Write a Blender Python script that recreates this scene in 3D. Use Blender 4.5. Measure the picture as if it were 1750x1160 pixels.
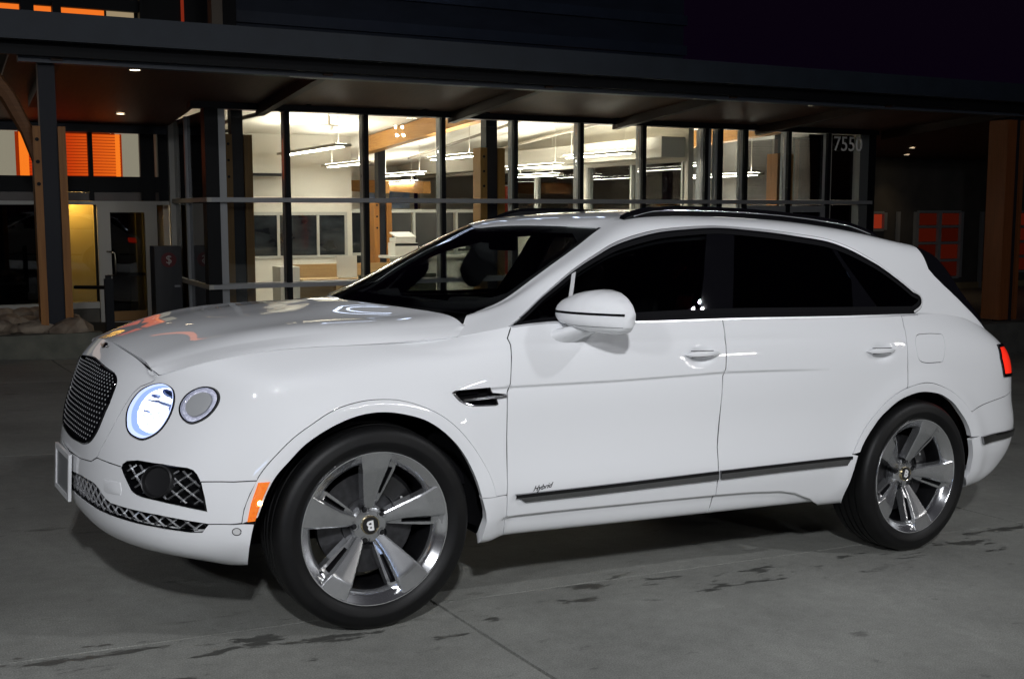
import bpy, math, random, json
import numpy as np
from mathutils import Matrix, Vector
from mathutils.geometry import delaunay_2d_cdt
random.seed(7); np.random.seed(7)
SC = bpy.context.scene
COL = SC.collection
for o in list(bpy.data.objects): bpy.data.objects.remove(o)

# ------------------------------------------------------------------ camera
EYE = 2.03                      # camera height above the building's floor (z = 0)
FPX, IW, IH = 1940.0, 1750.0, 1160.0
PITCH = math.atan(220.0/FPX)
cd = bpy.data.cameras.new('camera'); cam = bpy.data.objects.new('camera', cd); COL.objects.link(cam)
cd.sensor_fit = 'HORIZONTAL'; cd.sensor_width = 36.0; cd.lens = 36.0*FPX/IW
cd.clip_start = 0.05; cd.clip_end = 400.0
cam.location = (0, 0, EYE); cam.rotation_euler = (math.pi/2-PITCH, 0, 0)
SC.camera = cam

# ------------------------------------------------------------------ night sky
world = bpy.data.worlds.new('World'); SC.world = world; world.use_nodes = True
wn = world.node_tree.nodes; wl = world.node_tree.links; wn.clear()
wo = wn.new('ShaderNodeOutputWorld'); wb = wn.new('ShaderNodeBackground'); sk = wn.new('ShaderNodeTexSky')
sk.sky_type = 'NISHITA'; sk.sun_disc = False; sk.sun_elevation = math.radians(-4.0); sk.sun_rotation = math.radians(150)
wb.inputs['Strength'].default_value = 0.06
wb2 = wn.new('ShaderNodeBackground'); wb2.inputs[0].default_value = (.30, .10, .55, 1); wb2.inputs['Strength'].default_value = .0065   # faint violet city glow
wad = wn.new('ShaderNodeAddShader'); wl.new(sk.outputs[0], wb.inputs[0]); wl.new(wb.outputs[0], wad.inputs[0]); wl.new(wb2.outputs[0], wad.inputs[1]); wl.new(wad.outputs[0], wo.inputs[0])

SC.render.engine = 'CYCLES'
SC.cycles.use_denoising = True
SC.cycles.max_bounces = 10; SC.cycles.diffuse_bounces = 5; SC.cycles.glossy_bounces = 5
SC.cycles.transparent_max_bounces = 16; SC.cycles.transmission_bounces = 6
SC.cycles.sample_clamp_indirect = 6.0; SC.cycles.caustics_reflective = False; SC.cycles.caustics_refractive = False
SC.view_settings.view_transform = 'Standard'; SC.view_settings.look = 'None'
SC.view_settings.exposure = 0.0; SC.view_settings.gamma = 1.0; SC.view_settings.use_curve_mapping = False

# ---------------------------------------------- the car stands on a sloping drive
CAR_CAM = (-1.76, -4.80, 1.46, math.radians(31.03), math.radians(4.54), math.radians(2.42))
def basis(yaw, pit, rol):
    fw = np.array([math.sin(yaw)*math.cos(pit), math.cos(yaw)*math.cos(pit), -math.sin(pit)])
    r = np.array([math.cos(yaw), -math.sin(yaw), 0.]); u = np.cross(r, fw)
    return np.stack([r*math.cos(rol)+u*math.sin(rol), -r*math.sin(rol)+u*math.cos(rol), fw], 1)
_R = basis(0, PITCH, 0) @ basis(*CAR_CAM[3:]).T
_T = np.array([0, 0, EYE]) - _R @ np.array(CAR_CAM[:3])
CARM = Matrix([list(_R[0])+[_T[0]], list(_R[1])+[_T[1]], list(_R[2])+[_T[2]], [0, 0, 0, 1]])
def car_to_world(p): return CARM @ Vector(p)
GN = Vector(_R[:, 2])                                   # normal of the drive
def drive_z(x, y): return CARM.translation.z - (GN.x*(x-CARM.translation.x)+GN.y*(y-CARM.translation.y))/GN.z

# ------------------------------------------------------------- car-park flood lamps
def lamp_head(name, pos, target, power, size, col=(1, .97, .92), shape='SQUARE', size_y=None):
    ld = bpy.data.lights.new(name, 'AREA'); ld.shape = shape; ld.size = size
    if size_y: ld.size_y = size_y
    ld.energy = power; ld.color = col
    lo = bpy.data.objects.new(name, ld); COL.objects.link(lo)
    lo.location = pos
    lo.rotation_euler = (Vector(target)-Vector(pos)).to_track_quat('-Z', 'Y').to_euler()
    return lo
def lamp_cluster(name, dirn, dist, level, col, aim=(1.3, -.9, .7), spread=180, head=.055, gap=.085):
    """four square LED heads on one mast, aimed over the parked car"""
    d = Vector(dirn).normalized(); c = Vector((1.3, -.9, .7))+d*dist; aim = Vector(aim)
    side = d.cross(Vector((0, 0, 1))).normalized(); up = side.cross(d)
    for i in (-1, 1):
        for j in (-1, 1):
            p = car_to_world(c+side*i*gap+up*j*gap)
            lamp_head(name, p, car_to_world(aim), level*math.pi**2*dist**2/4, head, col).data.spread = math.radians(spread)
cool, warm = (.95, .965, 1.0), (1, .97, .93)
lamp_cluster('flood_lamp', (-.50, -.76, .44), 8.5, .150, cool, (1.5, -.9, .7), 100)
lamp_cluster('flood_lamp', (.60, -.56, .58), 11.0, .065, cool, (1.5, -.9, .6), 110)
lamp_cluster('flood_lamp', (-.80, -.50, .32), 9.0, .062, cool, (-.4, -.8, .8), 120)  # added to light the nose of the car
lamp_cluster('flood_lamp', (.20, -.92, .30), 14.0, .025, warm, head=.10, gap=.14)  # this and the next two are added for more small glints on the paint
lamp_cluster('flood_lamp', (.80, -.52, .30), 14.0, .03, warm, head=.10, gap=.14)
lamp_cluster('flood_lamp', (-.25, -.85, .46), 13.0, .03, cool, head=.10, gap=.14)
def far_lamp(dirn, dist, level, w, h, col):
    d = Vector(dirn).normalized(); aim = Vector((1.3, -.9, .7)); p = aim+d*dist
    lamp_head('street_or_sign_light', car_to_world(p), car_to_world(aim), level*math.pi**2*dist**2, w, col, 'RECTANGLE', h)
far_lamp((.66, -.72, .13), 13.0, .026, 1.2, .08, warm)
far_lamp((.35, -.92, .10), 14.0, .022, 1.2, .08, (.93, .96, 1.0))
far_lamp((-.62, -.78, .02), 9.0, .014, 1.6, .35, (.40, .58, 1.0))  # blue sign light behind the camera, added for blue reflections in the wheels
# ------------------------------------------------------------------ helpers
def mat(name, col, rough=.5, metal=0., coat=0., emis=None, estr=0., spec=.5, coat_rough=.03):
    m = bpy.data.materials.new(name); m.use_nodes = True
    b = m.node_tree.nodes['Principled BSDF']
    b.inputs['Base Color'].default_value = (*col, 1); b.inputs['Roughness'].default_value = rough
    b.inputs['Metallic'].default_value = metal; b.inputs['Coat Weight'].default_value = coat
    b.inputs['Coat Roughness'].default_value = coat_rough; b.inputs['Specular IOR Level'].default_value = spec
    if emis: b.inputs['Emission Color'].default_value = (*emis, 1); b.inputs['Emission Strength'].default_value = estr
    return m
def noise_mat(name, c1, c2, scale, rough=.7, bump=0., metal=0., stretch=(1, 1, 1), detail=6, lo=.35, hi=.65, bscale=None, rough2=None):
    m = mat(name, c1, rough, metal); nt = m.node_tree; n = nt.nodes; l = nt.links; b = n['Principled BSDF']
    tc = n.new('ShaderNodeTexCoord'); mp = n.new('ShaderNodeMapping'); mp.inputs['Scale'].default_value = stretch
    nz = n.new('ShaderNodeTexNoise'); nz.inputs['Scale'].default_value = scale; nz.inputs['Detail'].default_value = detail
    cr = n.new('ShaderNodeValToRGB'); cr.color_ramp.elements[0].position = lo; cr.color_ramp.elements[1].position = hi
    cr.color_ramp.elements[0].color = (*c1, 1); cr.color_ramp.elements[1].color = (*c2, 1)
    l.new(tc.outputs['Object'], mp.inputs[0]); l.new(mp.outputs[0], nz.inputs[0]); l.new(nz.outputs['Fac'], cr.inputs[0]); l.new(cr.outputs[0], b.inputs['Base Color'])
    if bump:
        n2 = n.new('ShaderNodeTexNoise'); n2.inputs['Scale'].default_value = bscale or scale*6; n2.inputs['Detail'].default_value = 4
        bp = n.new('ShaderNodeBump'); bp.inputs['Strength'].default_value = bump; bp.inputs['Distance'].default_value = .01
        l.new(mp.outputs[0], n2.inputs[0]); l.new(n2.outputs['Fac'], bp.inputs['Height']); l.new(bp.outputs[0], b.inputs['Normal'])
    return m
def glass_mat(name, tint, ior=1.5, rough=0.0, refl=1.0):
    m = bpy.data.materials.new(name); m.use_nodes = True; nt = m.node_tree; n = nt.nodes; l = nt.links; n.clear()
    o = n.new('ShaderNodeOutputMaterial'); t = n.new('ShaderNodeBsdfTransparent'); t.inputs[0].default_value = (*tint, 1)
    g = n.new('ShaderNodeBsdfGlossy'); g.inputs['Roughness'].default_value = rough; g.inputs[0].default_value = (refl, refl, refl, 1)
    f = n.new('ShaderNodeFresnel'); f.inputs[0].default_value = ior
    mx = n.new('ShaderNodeMixShader'); l.new(f.outputs[0], mx.inputs[0]); l.new(t.outputs[0], mx.inputs[1]); l.new(g.outputs[0], mx.inputs[2]); l.new(mx.outputs[0], o.inputs[0])
    return m
def emit_mat(name, col, strength):
    m = bpy.data.materials.new(name); m.use_nodes = True; n = m.node_tree.nodes; n.clear()
    o = n.new('ShaderNodeOutputMaterial'); e = n.new('ShaderNodeEmission'); e.inputs[0].default_value = (*col, 1); e.inputs[1].default_value = strength
    m.node_tree.links.new(e.outputs[0], o.inputs[0]); return m

def link(name, me, m=None, parent=None):
    o = bpy.data.objects.new(name, me); COL.objects.link(o)
    if m is not None and len(me.materials) == 0: me.materials.append(m)
    if parent is not None: o.parent = parent
    return o
def mesh(name, V, F, m=None, parent=None, smooth=False, normals=None):
    me = bpy.data.meshes.new(name); me.from_pydata([tuple(map(float, v)) for v in V], [], [tuple(map(int, f)) for f in F])
    if smooth or normals is not None:
        me.polygons.foreach_set('use_smooth', np.ones(len(me.polygons), bool))
    if normals is not None: me.normals_split_custom_set_from_vertices([tuple(map(float, n)) for n in normals])
    me.update()
    return link(name, me, m, parent)
def tag(o, label=None, cat=None, group=None, kind=None):
    if label: o['label'] = label
    if cat: o['category'] = cat
    if group: o['group'] = group
    if kind: o['kind'] = kind
    return o
def empty(name, loc=(0, 0, 0), label=None, cat=None, group=None, rz=0., parent=None):
    o = bpy.data.objects.new(name, None); COL.objects.link(o); o.empty_display_size = .2
    o.location = loc; o.rotation_euler = (0, 0, rz)
    if parent is not None: o.parent = parent
    return tag(o, label, cat, group)
class MB:
    """collects simple solids into one mesh"""
    def __init__(s): s.V = []; s.F = []
    def add(s, V, F):
        k = len(s.V); s.V += [tuple(v) for v in V]; s.F += [tuple(i+k for i in f) for f in F]; return s
    def box(s, x0, x1, y0, y1, z0, z1):
        V = [(x, y, z) for z in (z0, z1) for y in (y0, y1) for x in (x0, x1)]
        return s.add(V, [(0, 2, 3, 1), (4, 5, 7, 6), (0, 1, 5, 4), (2, 6, 7, 3), (0, 4, 6, 2), (1, 3, 7, 5)])
    def cbox(s, c, d): return s.box(c[0]-d[0]/2, c[0]+d[0]/2, c[1]-d[1]/2, c[1]+d[1]/2, c[2]-d[2]/2, c[2]+d[2]/2)
    def prism(s, poly, y0, y1):
        """polygon in (x,z) extruded along y"""
        n = len(poly); V = [(x, y0, z) for x, z in poly]+[(x, y1, z) for x, z in poly]
        return s.add(V, [tuple(range(n)), tuple(range(2*n-1, n-1, -1))]+[(i, i+n, (i+1) % n+n, (i+1) % n) for i in range(n)])
    def tube(s, pts, r, n=10, caps=True, ry=None):
        pts = [Vector(p) for p in pts]; rs = r if isinstance(r, (list, tuple)) else [r]*len(pts); k0 = len(s.V); up = None
        for i, p in enumerate(pts):
            t = (pts[min(i+1, len(pts)-1)]-pts[max(i-1, 0)]).normalized()
            a = Vector((0, 0, 1)) if abs(t.z) < .9 else Vector((1, 0, 0))
            sd = t.cross(a).normalized(); up = sd.cross(t)
            for k in range(n):
                w = 2*math.pi*k/n; s.V.append(tuple(p+sd*math.cos(w)*rs[i]*(ry or 1)+up*math.sin(w)*rs[i]))
        for i in range(len(pts)-1):
            for k in range(n):
                a = k0+i*n+k; b = k0+i*n+(k+1) % n; s.F.append((a, b, b+n, a+n))
        if caps:
            s.F.append(tuple(k0+k for k in range(n-1, -1, -1))); s.F.append(tuple(k0+(len(pts)-1)*n+k for k in range(n)))
        return s
    def lathe(s, prof, n=32, axis='z', c=(0, 0, 0), a0=0., a1=2*math.pi):
        """profile of (radius, height)"""
        k0 = len(s.V); full = abs(a1-a0-2*math.pi) < 1e-6; m = n if full else n+1
        for r, h in prof:
            for k in range(m):
                w = a0+(a1-a0)*k/n; ca, sa = r*math.cos(w), r*math.sin(w)
                p = (ca, sa, h) if axis == 'z' else ((ca, h, sa) if axis == 'y' else (h, ca, sa))
                s.V.append((p[0]+c[0], p[1]+c[1], p[2]+c[2]))
        for i in range(len(prof)-1):
            for k in range(n):
                a = k0+i*m+k; b = k0+i*m+(k+1) % m; s.F.append((a, b, b+m, a+m))
        return s
    def build(s, name, m=None, parent=None, smooth=False, angle=None):
        o = mesh(name, s.V, s.F, m, parent, smooth)
        if angle:
            o.data.polygons.foreach_set('use_smooth', np.ones(len(o.data.polygons), bool))
            o.data.set_sharp_from_angle(angle=math.radians(angle))
        return o
def copy_tree(o, parent=None, name=None):
    c = o.copy(); COL.objects.link(c)
    if parent is not None: c.parent = parent
    for ch in list(o.children): copy_tree(ch, c)
    return c
def text_mesh(name, body, size, m, parent=None, extrude=.001, shear=0., bold=0.):
    cu = bpy.data.curves.new(name, 'FONT'); cu.body = body; cu.size = size; cu.extrude = extrude; cu.shear = shear; cu.offset = bold
    cu.align_x = 'CENTER'; cu.align_y = 'CENTER'; cu.resolution_u = 3
    t = bpy.data.objects.new('tmp', cu); COL.objects.link(t)
    me = bpy.data.meshes.new_from_object(t.evaluated_get(bpy.context.evaluated_depsgraph_get()))
    bpy.data.objects.remove(t); me.name = name; me.materials.clear()
    return link(name, me, m, parent)
# ------------------------------------------------------------------ the drive and the building
BA = math.atan2(.4571, .8894)
BM = Matrix.Translation((-4.46, 16.99, 0)) @ Matrix.Rotation(BA, 4, 'Z')      # x along the front, y into the building
def place(o, x=0, y=0, z=0, rz=0.):
    o.matrix_world = BM @ Matrix.Translation((x, y, z)) @ Matrix.Rotation(rz, 4, 'Z'); return o

# --- sloping concrete drive, cast in slabs
def concrete(name, k=1.0):
    m = bpy.data.materials.new(name); m.use_nodes = True; nt = m.node_tree; n = nt.nodes; l = nt.links; b = n['Principled BSDF']; b.inputs['Roughness'].default_value = .62
    b.inputs['Specular IOR Level'].default_value = .35
    tc = n.new('ShaderNodeTexCoord'); at = n.new('ShaderNodeAttribute'); at.attribute_type = 'OBJECT'; at.attribute_name = 'seed'
    ad = n.new('ShaderNodeVectorMath'); l.new(tc.outputs['Object'], ad.inputs[0]); l.new(at.outputs['Vector'], ad.inputs[1])
    def noise(sc, det, st=(1, 1, 1), rough=.6):
        mp = n.new('ShaderNodeMapping'); mp.inputs['Scale'].default_value = st; z = n.new('ShaderNodeTexNoise'); z.inputs['Scale'].default_value = sc; z.inputs['Detail'].default_value = det; z.inputs['Roughness'].default_value = rough
        l.new(ad.outputs[0], mp.inputs[0]); l.new(mp.outputs[0], z.inputs[0]); return z.outputs['Fac']
    def ramp(f, p0, c0, p1, c1):
        r = n.new('ShaderNodeValToRGB'); e = r.color_ramp.elements; e[0].position = p0; e[1].position = p1; e[0].color = (c0, c0, c0, 1); e[1].color = (c1, c1, c1, 1); l.new(f, r.inputs[0]); return r.outputs[0]
    def mix(a, c, mode='MULTIPLY', fac=1.):
        x = n.new('ShaderNodeMix'); x.data_type = 'RGBA'; x.blend_type = mode; x.inputs[0].default_value = fac
        l.new(a, x.inputs[6]); l.new(c, x.inputs[7]); return x.outputs[2]
    base = n.new('ShaderNodeRGB'); base.outputs[0].default_value = (.272*k, .276*k, .255*k, 1)
    c = mix(base.outputs[0], ramp(noise(.9, 5), .3, .70, .7, 1.14))
    c = mix(c, ramp(noise(14, 6, rough=.75), .3, .84, .7, 1.10))
    c = mix(c, ramp(noise(170, 2), .34, .70, .66, 1.22))
    c = mix(c, ramp(noise(2.6, 7, (.45, 1.5, 1), .68), .62, 1.0, .70, .42))        # damp drips
    c = mix(c, ramp(noise(7, 3, (.6, 1.2, 1)), .66, 1.0, .74, .6))
    # drips and damp patches that run along the joint beside the car
    sp = n.new('ShaderNodeSeparateXYZ'); l.new(tc.outputs['Object'], sp.inputs[0])
    def mth(op, a, v): x = n.new('ShaderNodeMath'); x.operation = op; x.use_clamp = op == 'SUBTRACT' and v is None; l.new(a, x.inputs[0]); x.inputs[1].default_value = v if v is not None else 0; return x.outputs[0]
    band = mth('ABSOLUTE', mth('ADD', sp.outputs[1], .90), 0); bb = n.new('ShaderNodeMapRange'); bb.inputs[1].default_value = .05; bb.inputs[2].default_value = .42; bb.inputs[3].default_value = .115; bb.inputs[4].default_value = -.03; l.new(band, bb.inputs[0])
    dn = n.new('ShaderNodeMath'); dn.operation = 'ADD'; l.new(noise(5.0, 7, (.55, 1.8, 1), .66), dn.inputs[0]); l.new(bb.outputs[0], dn.inputs[1])
    stain = ramp(dn.outputs[0], .665, 1.0, .69, .36); c = mix(c, stain)
    rg = n.new('ShaderNodeMapRange'); rg.inputs[1].default_value = .3; rg.inputs[2].default_value = 1.0; rg.inputs[3].default_value = .30; rg.inputs[4].default_value = .62; l.new(stain, rg.inputs[0]); l.new(rg.outputs[0], b.inputs['Roughness'])
    l.new(c, b.inputs['Base Color'])
    bp = n.new('ShaderNodeBump'); bp.inputs['Strength'].default_value = .5; bp.inputs['Distance'].default_value = .004
    l.new(noise(70, 5), bp.inputs['Height']); l.new(bp.outputs[0], b.inputs['Normal'])
    return m
conc = concrete('worn_concrete', 1.02)
soil = noise_mat('joint_dirt', (.006, .006, .005), (.014, .013, .011), 30, .95)
base = MB().box(-60, 70, -30, 70, -.30, -.022).build('ground', soil); base.matrix_world = CARM; tag(base, kind='structure')
xs = [-22.38, -18.6, -14.8, -11.0, -7.22, -3.43, .36, 4.15, 7.94, 11.73, 15.5, 19.3, 23.1, 26.9]
ys = [-12.1, -8.32, -4.54, -.76, 3.02, 6.80, 10.6, 14.4]
drive = empty('driveway', (0, 0, 0)); drive.matrix_world = CARM; tag(drive, kind='structure')
def slab(x0, x1, y0, y1):
    gx, gy = .0075, .0035; rng = random.Random(int(x0*100)+int(y0*7))
    def edge(a, b, n=22):
        t = np.linspace(0, 1, n); return [(a[0]+(b[0]-a[0])*q, a[1]+(b[1]-a[1])*q) for q in t[:-1]]
    c = [(x0+gx, y0+gy), (x1-gx, y0+gy), (x1-gx, y1-gy), (x0+gx, y1-gy)]
    loop = [p for i in range(4) for p in edge(c[i], c[(i+1) % 4])]
    jit = [(p[0]+rng.uniform(-.0025, .0025), p[1]+rng.uniform(-.0025, .0025)) for p in loop]; n = len(jit)
    V = [(*p, 0.) for p in jit]+[(*p, -.022) for p in jit]
    F = [tuple(range(n))]+[(i, n+i, n+(i+1) % n, (i+1) % n) for i in range(n)]
    o = mesh('concrete_slab', V, F, conc, drive); o['seed'] = [rng.uniform(0, 50), rng.uniform(0, 50), 0.]; return o
def past_kerb(x, y):
    p = BM.inverted() @ (CARM @ Vector((x, y, 0))); return p.y > -3.3
for i in range(len(xs)-1):
    for j in range(len(ys)-1):
        if all(past_kerb(x, y) for x in xs[i:i+2] for y in ys[j:j+2]): continue
        slab(xs[i], xs[i+1], ys[j], ys[j+1])

# --- materials
slate = noise_mat('slate_cladding', (.012, .020, .032), (.017, .027, .042), 3, .55)
steel_b = mat('blue_grey_steel', (.045, .055, .075), .5)
steel_d = mat('dark_steel', (.011, .013, .020), .5, spec=.25)
alu = mat('grey_aluminium', (.30, .315, .33), .45, .3)
alu_l = mat('pale_aluminium', (.42, .42, .39), .5, .2)
cap_b = mat('black_mullion', (.006, .007, .009), .5, spec=.15)
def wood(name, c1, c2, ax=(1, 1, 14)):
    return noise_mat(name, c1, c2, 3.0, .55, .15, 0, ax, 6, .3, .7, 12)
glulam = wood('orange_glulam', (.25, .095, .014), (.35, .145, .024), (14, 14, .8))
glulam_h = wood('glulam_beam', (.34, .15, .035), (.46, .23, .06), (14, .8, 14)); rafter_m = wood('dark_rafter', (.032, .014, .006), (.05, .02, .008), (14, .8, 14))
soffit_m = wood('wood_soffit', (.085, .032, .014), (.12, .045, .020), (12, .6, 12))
white_w = noise_mat('white_plaster', (.66, .63, .56), (.70, .67, .60), 2, .8)
ceil_m = noise_mat('ceiling_white', (.78, .74, .66), (.82, .78, .70), 2, .85)
dark_w = noise_mat('charcoal_wall', (.055, .052, .048), (.075, .070, .064), 2, .8)
yellow_w = noise_mat('ochre_wall', (.62, .40, .10), (.68, .45, .12), 3, .8)
pane_m = glass_mat('window_glass', (.90, .93, .92), 1.5)
dark_pane = glass_mat('dark_window_glass', (.35, .38, .42), 1.6)
floor_m = noise_mat('floor_tiles', (.16, .15, .14), (.20, .19, .17), 4, .4)
stone = noise_mat('pale_stone', (.24, .21, .15), (.34, .30, .22), 6, .85, .3)

bld = empty('office_building', label='low glass fronted office building with wood soffit and lit interior', cat='building'); bld.matrix_world = BM
def B(name, m, *boxes, parent=None):
    mb = MB()
    for b in boxes: mb.box(*b)
    return mb.build(name, m, parent or bld)
def bshare(src, name, loc, parent=None):
    o = link(name, src.data, None, parent or bld); o.location = loc; return o

# floor, ceiling, inner walls
B('floor', floor_m, (-7, 25, -3.2, 2.6, -.30, 0.0), (-7, 25, 2.6, 14.3, -.30, .004))
mb = MB(); mb.prism([(.06, 4.00), (14.2, 3.29), (14.2, 3.45), (.06, 4.16)], 0, 1); 
cl = mesh('ceiling', [(v[1]*13.3-.15, v[0], v[2]) for v in mb.V], [tuple(reversed(f)) for f in mb.F], ceil_m, bld)
B('inner_wall', white_w, (-.16, 2.30, 7.0, 7.2, 0, 3.8), (2.30, 4.50, 7.0, 7.2, 2.0, 3.8), (2.30, 4.50, 7.0, 7.2, 0, 1.0), (4.50, 4.62, 7.0, 14.1, 0, 3.8))
B('back_wall', white_w, (4.5, 8.98, 14.0, 14.2, 0, 3.6), (9.14, 13.3, 13.9, 14.1, 0, 3.6))
B('end_wall', white_w, (-.16, -.06, 3.05, 7.2, 0, 4.2))
# partition on the right with framed openings
PX = 9.05
B('partition', white_w, (PX-.06, PX+.06, .5, 13.9, 0, 2.05), (PX-.06, PX+.06, .5, 13.9, 2.95, 3.9), (PX-.06, PX+.06, .5, .62, 2.05, 2.95), (PX-.06, PX+.06, 4.2, 4.4, 2.05, 2.95), (PX-.06, PX+.06, 8.6, 8.8, 2.05, 2.95))
pw = empty('partition_window', parent=bld)
for y in (.64, 2.4, 4.13, 4.42, 6.5, 8.52): B('post', alu_l, (PX-.08, PX+.08, y, y+.06, 2.05, 2.95), parent=pw)
for y0, y1 in ((.70, 2.4), (2.46, 4.13), (4.48, 6.5), (6.56, 8.52)): B('pane', pane_m, (PX-.006, PX+.006, y0, y1, 2.06, 2.94), parent=pw)
B('side_room_wall', noise_mat('grey_wall', (.26, .26, .26), (.32, .32, .31), 2, .8), (9.12, 13.1, 6.0, 6.15, 0, 3.6), (12.98, 13.1, .3, 6.0, 0, 3.8))
art = noise_mat('blue_picture', (.02, .05, .16), (.22, .42, .70), 3.5, .5, detail=5)
for x0, x1, z0, z1 in ((9.5, 10.5, 2.1, 2.9), (11.1, 12.0, 2.15, 2.85)): tag(place(MB().box(x0, x1, -.03, 0, z0, z1).build('picture', art), 0, 5.98, 0), 'blue abstract picture on the side room wall, %s' % ('nearer the glass partition' if x0 < 10 else 'farther from the partition'), 'picture', 'pictures in the side room')
# low glazed screen across the back
scr = B('screen', alu_l, (4.62, 8.98, 9.0, 9.08, 1.98, 2.06), (4.62, 8.98, 9.0, 9.08, .95, 1.02), *[(x, x+.06, 9.0, 9.08, 0, 2.0) for x in (4.64, 5.75, 6.9, 8.05, 8.92)])
for x in (4.70, 5.81, 6.96, 8.11): B('pane', mat('screen_glass', (.012, .014, .018), .08, 0, .3) if x == 4.70 else bpy.data.materials['screen_glass'], (x, x+1.04, 9.03, 9.05, 1.02, 1.98), (x, x+1.04, 9.03, 9.05, .06, .95), parent=scr)
bw = B('window', alu_l, (2.30, 4.50, 6.97, 7.03, 1.93, 2.0), (2.30, 4.50, 6.97, 7.03, 1.0, 1.06), *[(x, x+.06, 6.97, 7.03, 1.06, 1.93) for x in (2.30, 2.92, 3.80, 4.44)])
nightglass = noise_mat('night_glass', (.008, .010, .013), (.030, .036, .042), 1.6, .06, stretch=(1, 1, 2))
for x0, x1 in ((2.36, 2.92), (2.98, 3.80), (3.86, 4.44)): B('pane', nightglass, (x0, x1, 7.0, 7.02, 1.06, 1.93), parent=bw)
B('room_behind', steel_d, (2.2, 4.5, 7.3, 7.4, .8, 2.2))
# duct on the back wall and pipes
B('bulkhead', white_w, (-.06, 3.05, 6.3, 7.0, 2.78, 3.12)); B('bulkhead_slot', cap_b, (-.06, 2.95, 6.26, 6.30, 2.74, 2.80))
mb = MB(); mb.tube([(.9, .5, 3.52), (.5, 2.6, 3.44), (.35, 3.6, 3.40)], .035, 8); mb.tube([(.72, 1.3, 3.49), (.60, 1.35, 3.30), (.40, 1.6, 3.28)], .028, 8); mb.build('sprinkler_pipe', mat('pipe_grey', (.28, .24, .19), .5), bld)
mb = MB(); mb.tube([(5.9, .6, 3.72), (6.4, 5, 3.50), (6.8, 9, 3.30)], .03, 8); mb.tube([(7.6, .6, 3.72), (7.9, 5, 3.5), (8.2, 9, 3.3)], .03, 8); mb.build('sprinkler_pipe', bpy.data.materials['pipe_grey'], bld)
B('bulkhead', white_w, (8.45, 8.98, .6, 13.9, 3.02, 3.4))

# glulam columns with a steel core, and roof beams
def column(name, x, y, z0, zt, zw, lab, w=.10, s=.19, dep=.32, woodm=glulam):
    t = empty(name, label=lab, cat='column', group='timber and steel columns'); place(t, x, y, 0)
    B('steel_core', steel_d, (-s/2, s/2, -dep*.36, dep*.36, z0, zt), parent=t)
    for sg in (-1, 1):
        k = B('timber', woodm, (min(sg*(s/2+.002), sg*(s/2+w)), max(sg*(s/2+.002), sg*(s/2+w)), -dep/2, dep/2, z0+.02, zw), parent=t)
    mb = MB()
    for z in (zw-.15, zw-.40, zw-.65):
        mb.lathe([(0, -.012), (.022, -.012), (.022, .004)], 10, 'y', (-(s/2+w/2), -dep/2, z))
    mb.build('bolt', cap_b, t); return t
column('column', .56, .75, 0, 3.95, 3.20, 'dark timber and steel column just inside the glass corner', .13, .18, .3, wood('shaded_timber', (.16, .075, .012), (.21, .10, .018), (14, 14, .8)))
column('column', 4.95, .75, 0, 3.95, 3.10, 'bolted timber and steel column behind the middle of the glass front', .13, .21, .3, wood('mid_timber', (.28, .135, .02), (.36, .18, .03), (14, 14, .8)))
column('column', 5.20, 6.75, 0, 3.35, 2.30, 'orange timber and steel column standing at the far end of the beam', .12, .17)
column('column', 11.45, .8, 0, 3.6, 3.15, 'orange timber column behind the doors, under the house number', .14, .12)
for x, y0, y1, z0, z1, lab in ((4.95, .5, 7.0, 3.62, 3.27, 'orange timber roof beam running back above the middle column'), (11.3, .5, 5.9, 3.55, 3.3, 'orange timber roof beam above the entrance doors')):
    h = .34; mb = MB(); mb.prism([(y0, z0), (y1, z1), (y1, z1+h), (y0, z0+h)], -.11, .11)
    o = mesh('roof_beam', [(v[1], v[0], v[2]) for v in mb.V], [tuple(reversed(f)) for f in mb.F], glulam_h); place(o, x, 0, 0); tag(o, lab, 'beam', 'timber roof beams')
for x in (6.3, 7.4): 
    mb = MB(); mb.prism([(9.3, 2.45), (13.8, 2.62), (13.8, 2.9), (9.3, 2.75)], -.1, .1); o = mesh('roof_beam', [(v[1], v[0], v[2]) for v in mb.V], [tuple(reversed(f)) for f in mb.F], glulam_h); place(o, x, 0, 0); tag(o, 'short timber beam far back in the office, %s of two' % ('left' if x < 7 else 'right'), 'beam', 'timber roof beams')

# front glazing
GX = [.07, 1.14, 2.40, 3.72, 5.04, 6.32, 7.61, 8.97]; GX2 = [9.30, 9.88, 10.92, 11.91, 12.93]
ZR = [(.02, .86), (.95, 2.14), (2.24, 3.50)]
m_cap = MB().box(-.038, .038, -.10, -.03, 0, 3.52).build('mullion_cap', cap_b, bld); m_cap.location = (1.14, 0, 0)
m_body = MB().box(-.032, .032, -.03, .14, 0, 3.52).build('mullion', alu, bld); m_body.location = (1.14, 0, 0)
for x in GX[2:]+GX2[:-1]:
    bshare(m_cap, 'mullion_cap', (x, 0, 0)); bshare(m_body, 'mullion', (x, 0, 0))
B('corner_post', alu, (.10, .22, -.03, .14, 0, 3.52)); B('corner_post', cap_b, (-.10, .10, -.10, .14, 0, 3.52)); B('corner_post', mat('dim_aluminium', (.13, .14, .14), .5, .2), (12.72, 12.95, -.08, .14, 0, 3.52)); B('corner_post', cap_b, (12.95, 13.12, -.10, .14, 0, 3.55))
B('corner_post', alu_l, (11.93, 12.08, .02, .14, 0, 3.52)); B('corner_post', alu, (9.02, 9.14, .0, .3, 0, 3.52))
allx = GX+GX2
for i in range(len(allx)-1):
    for z0, z1 in ZR: B('glass_pane', pane_m, (allx[i]+.035, allx[i+1]-.035, .045, .055, z0, z1))
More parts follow.
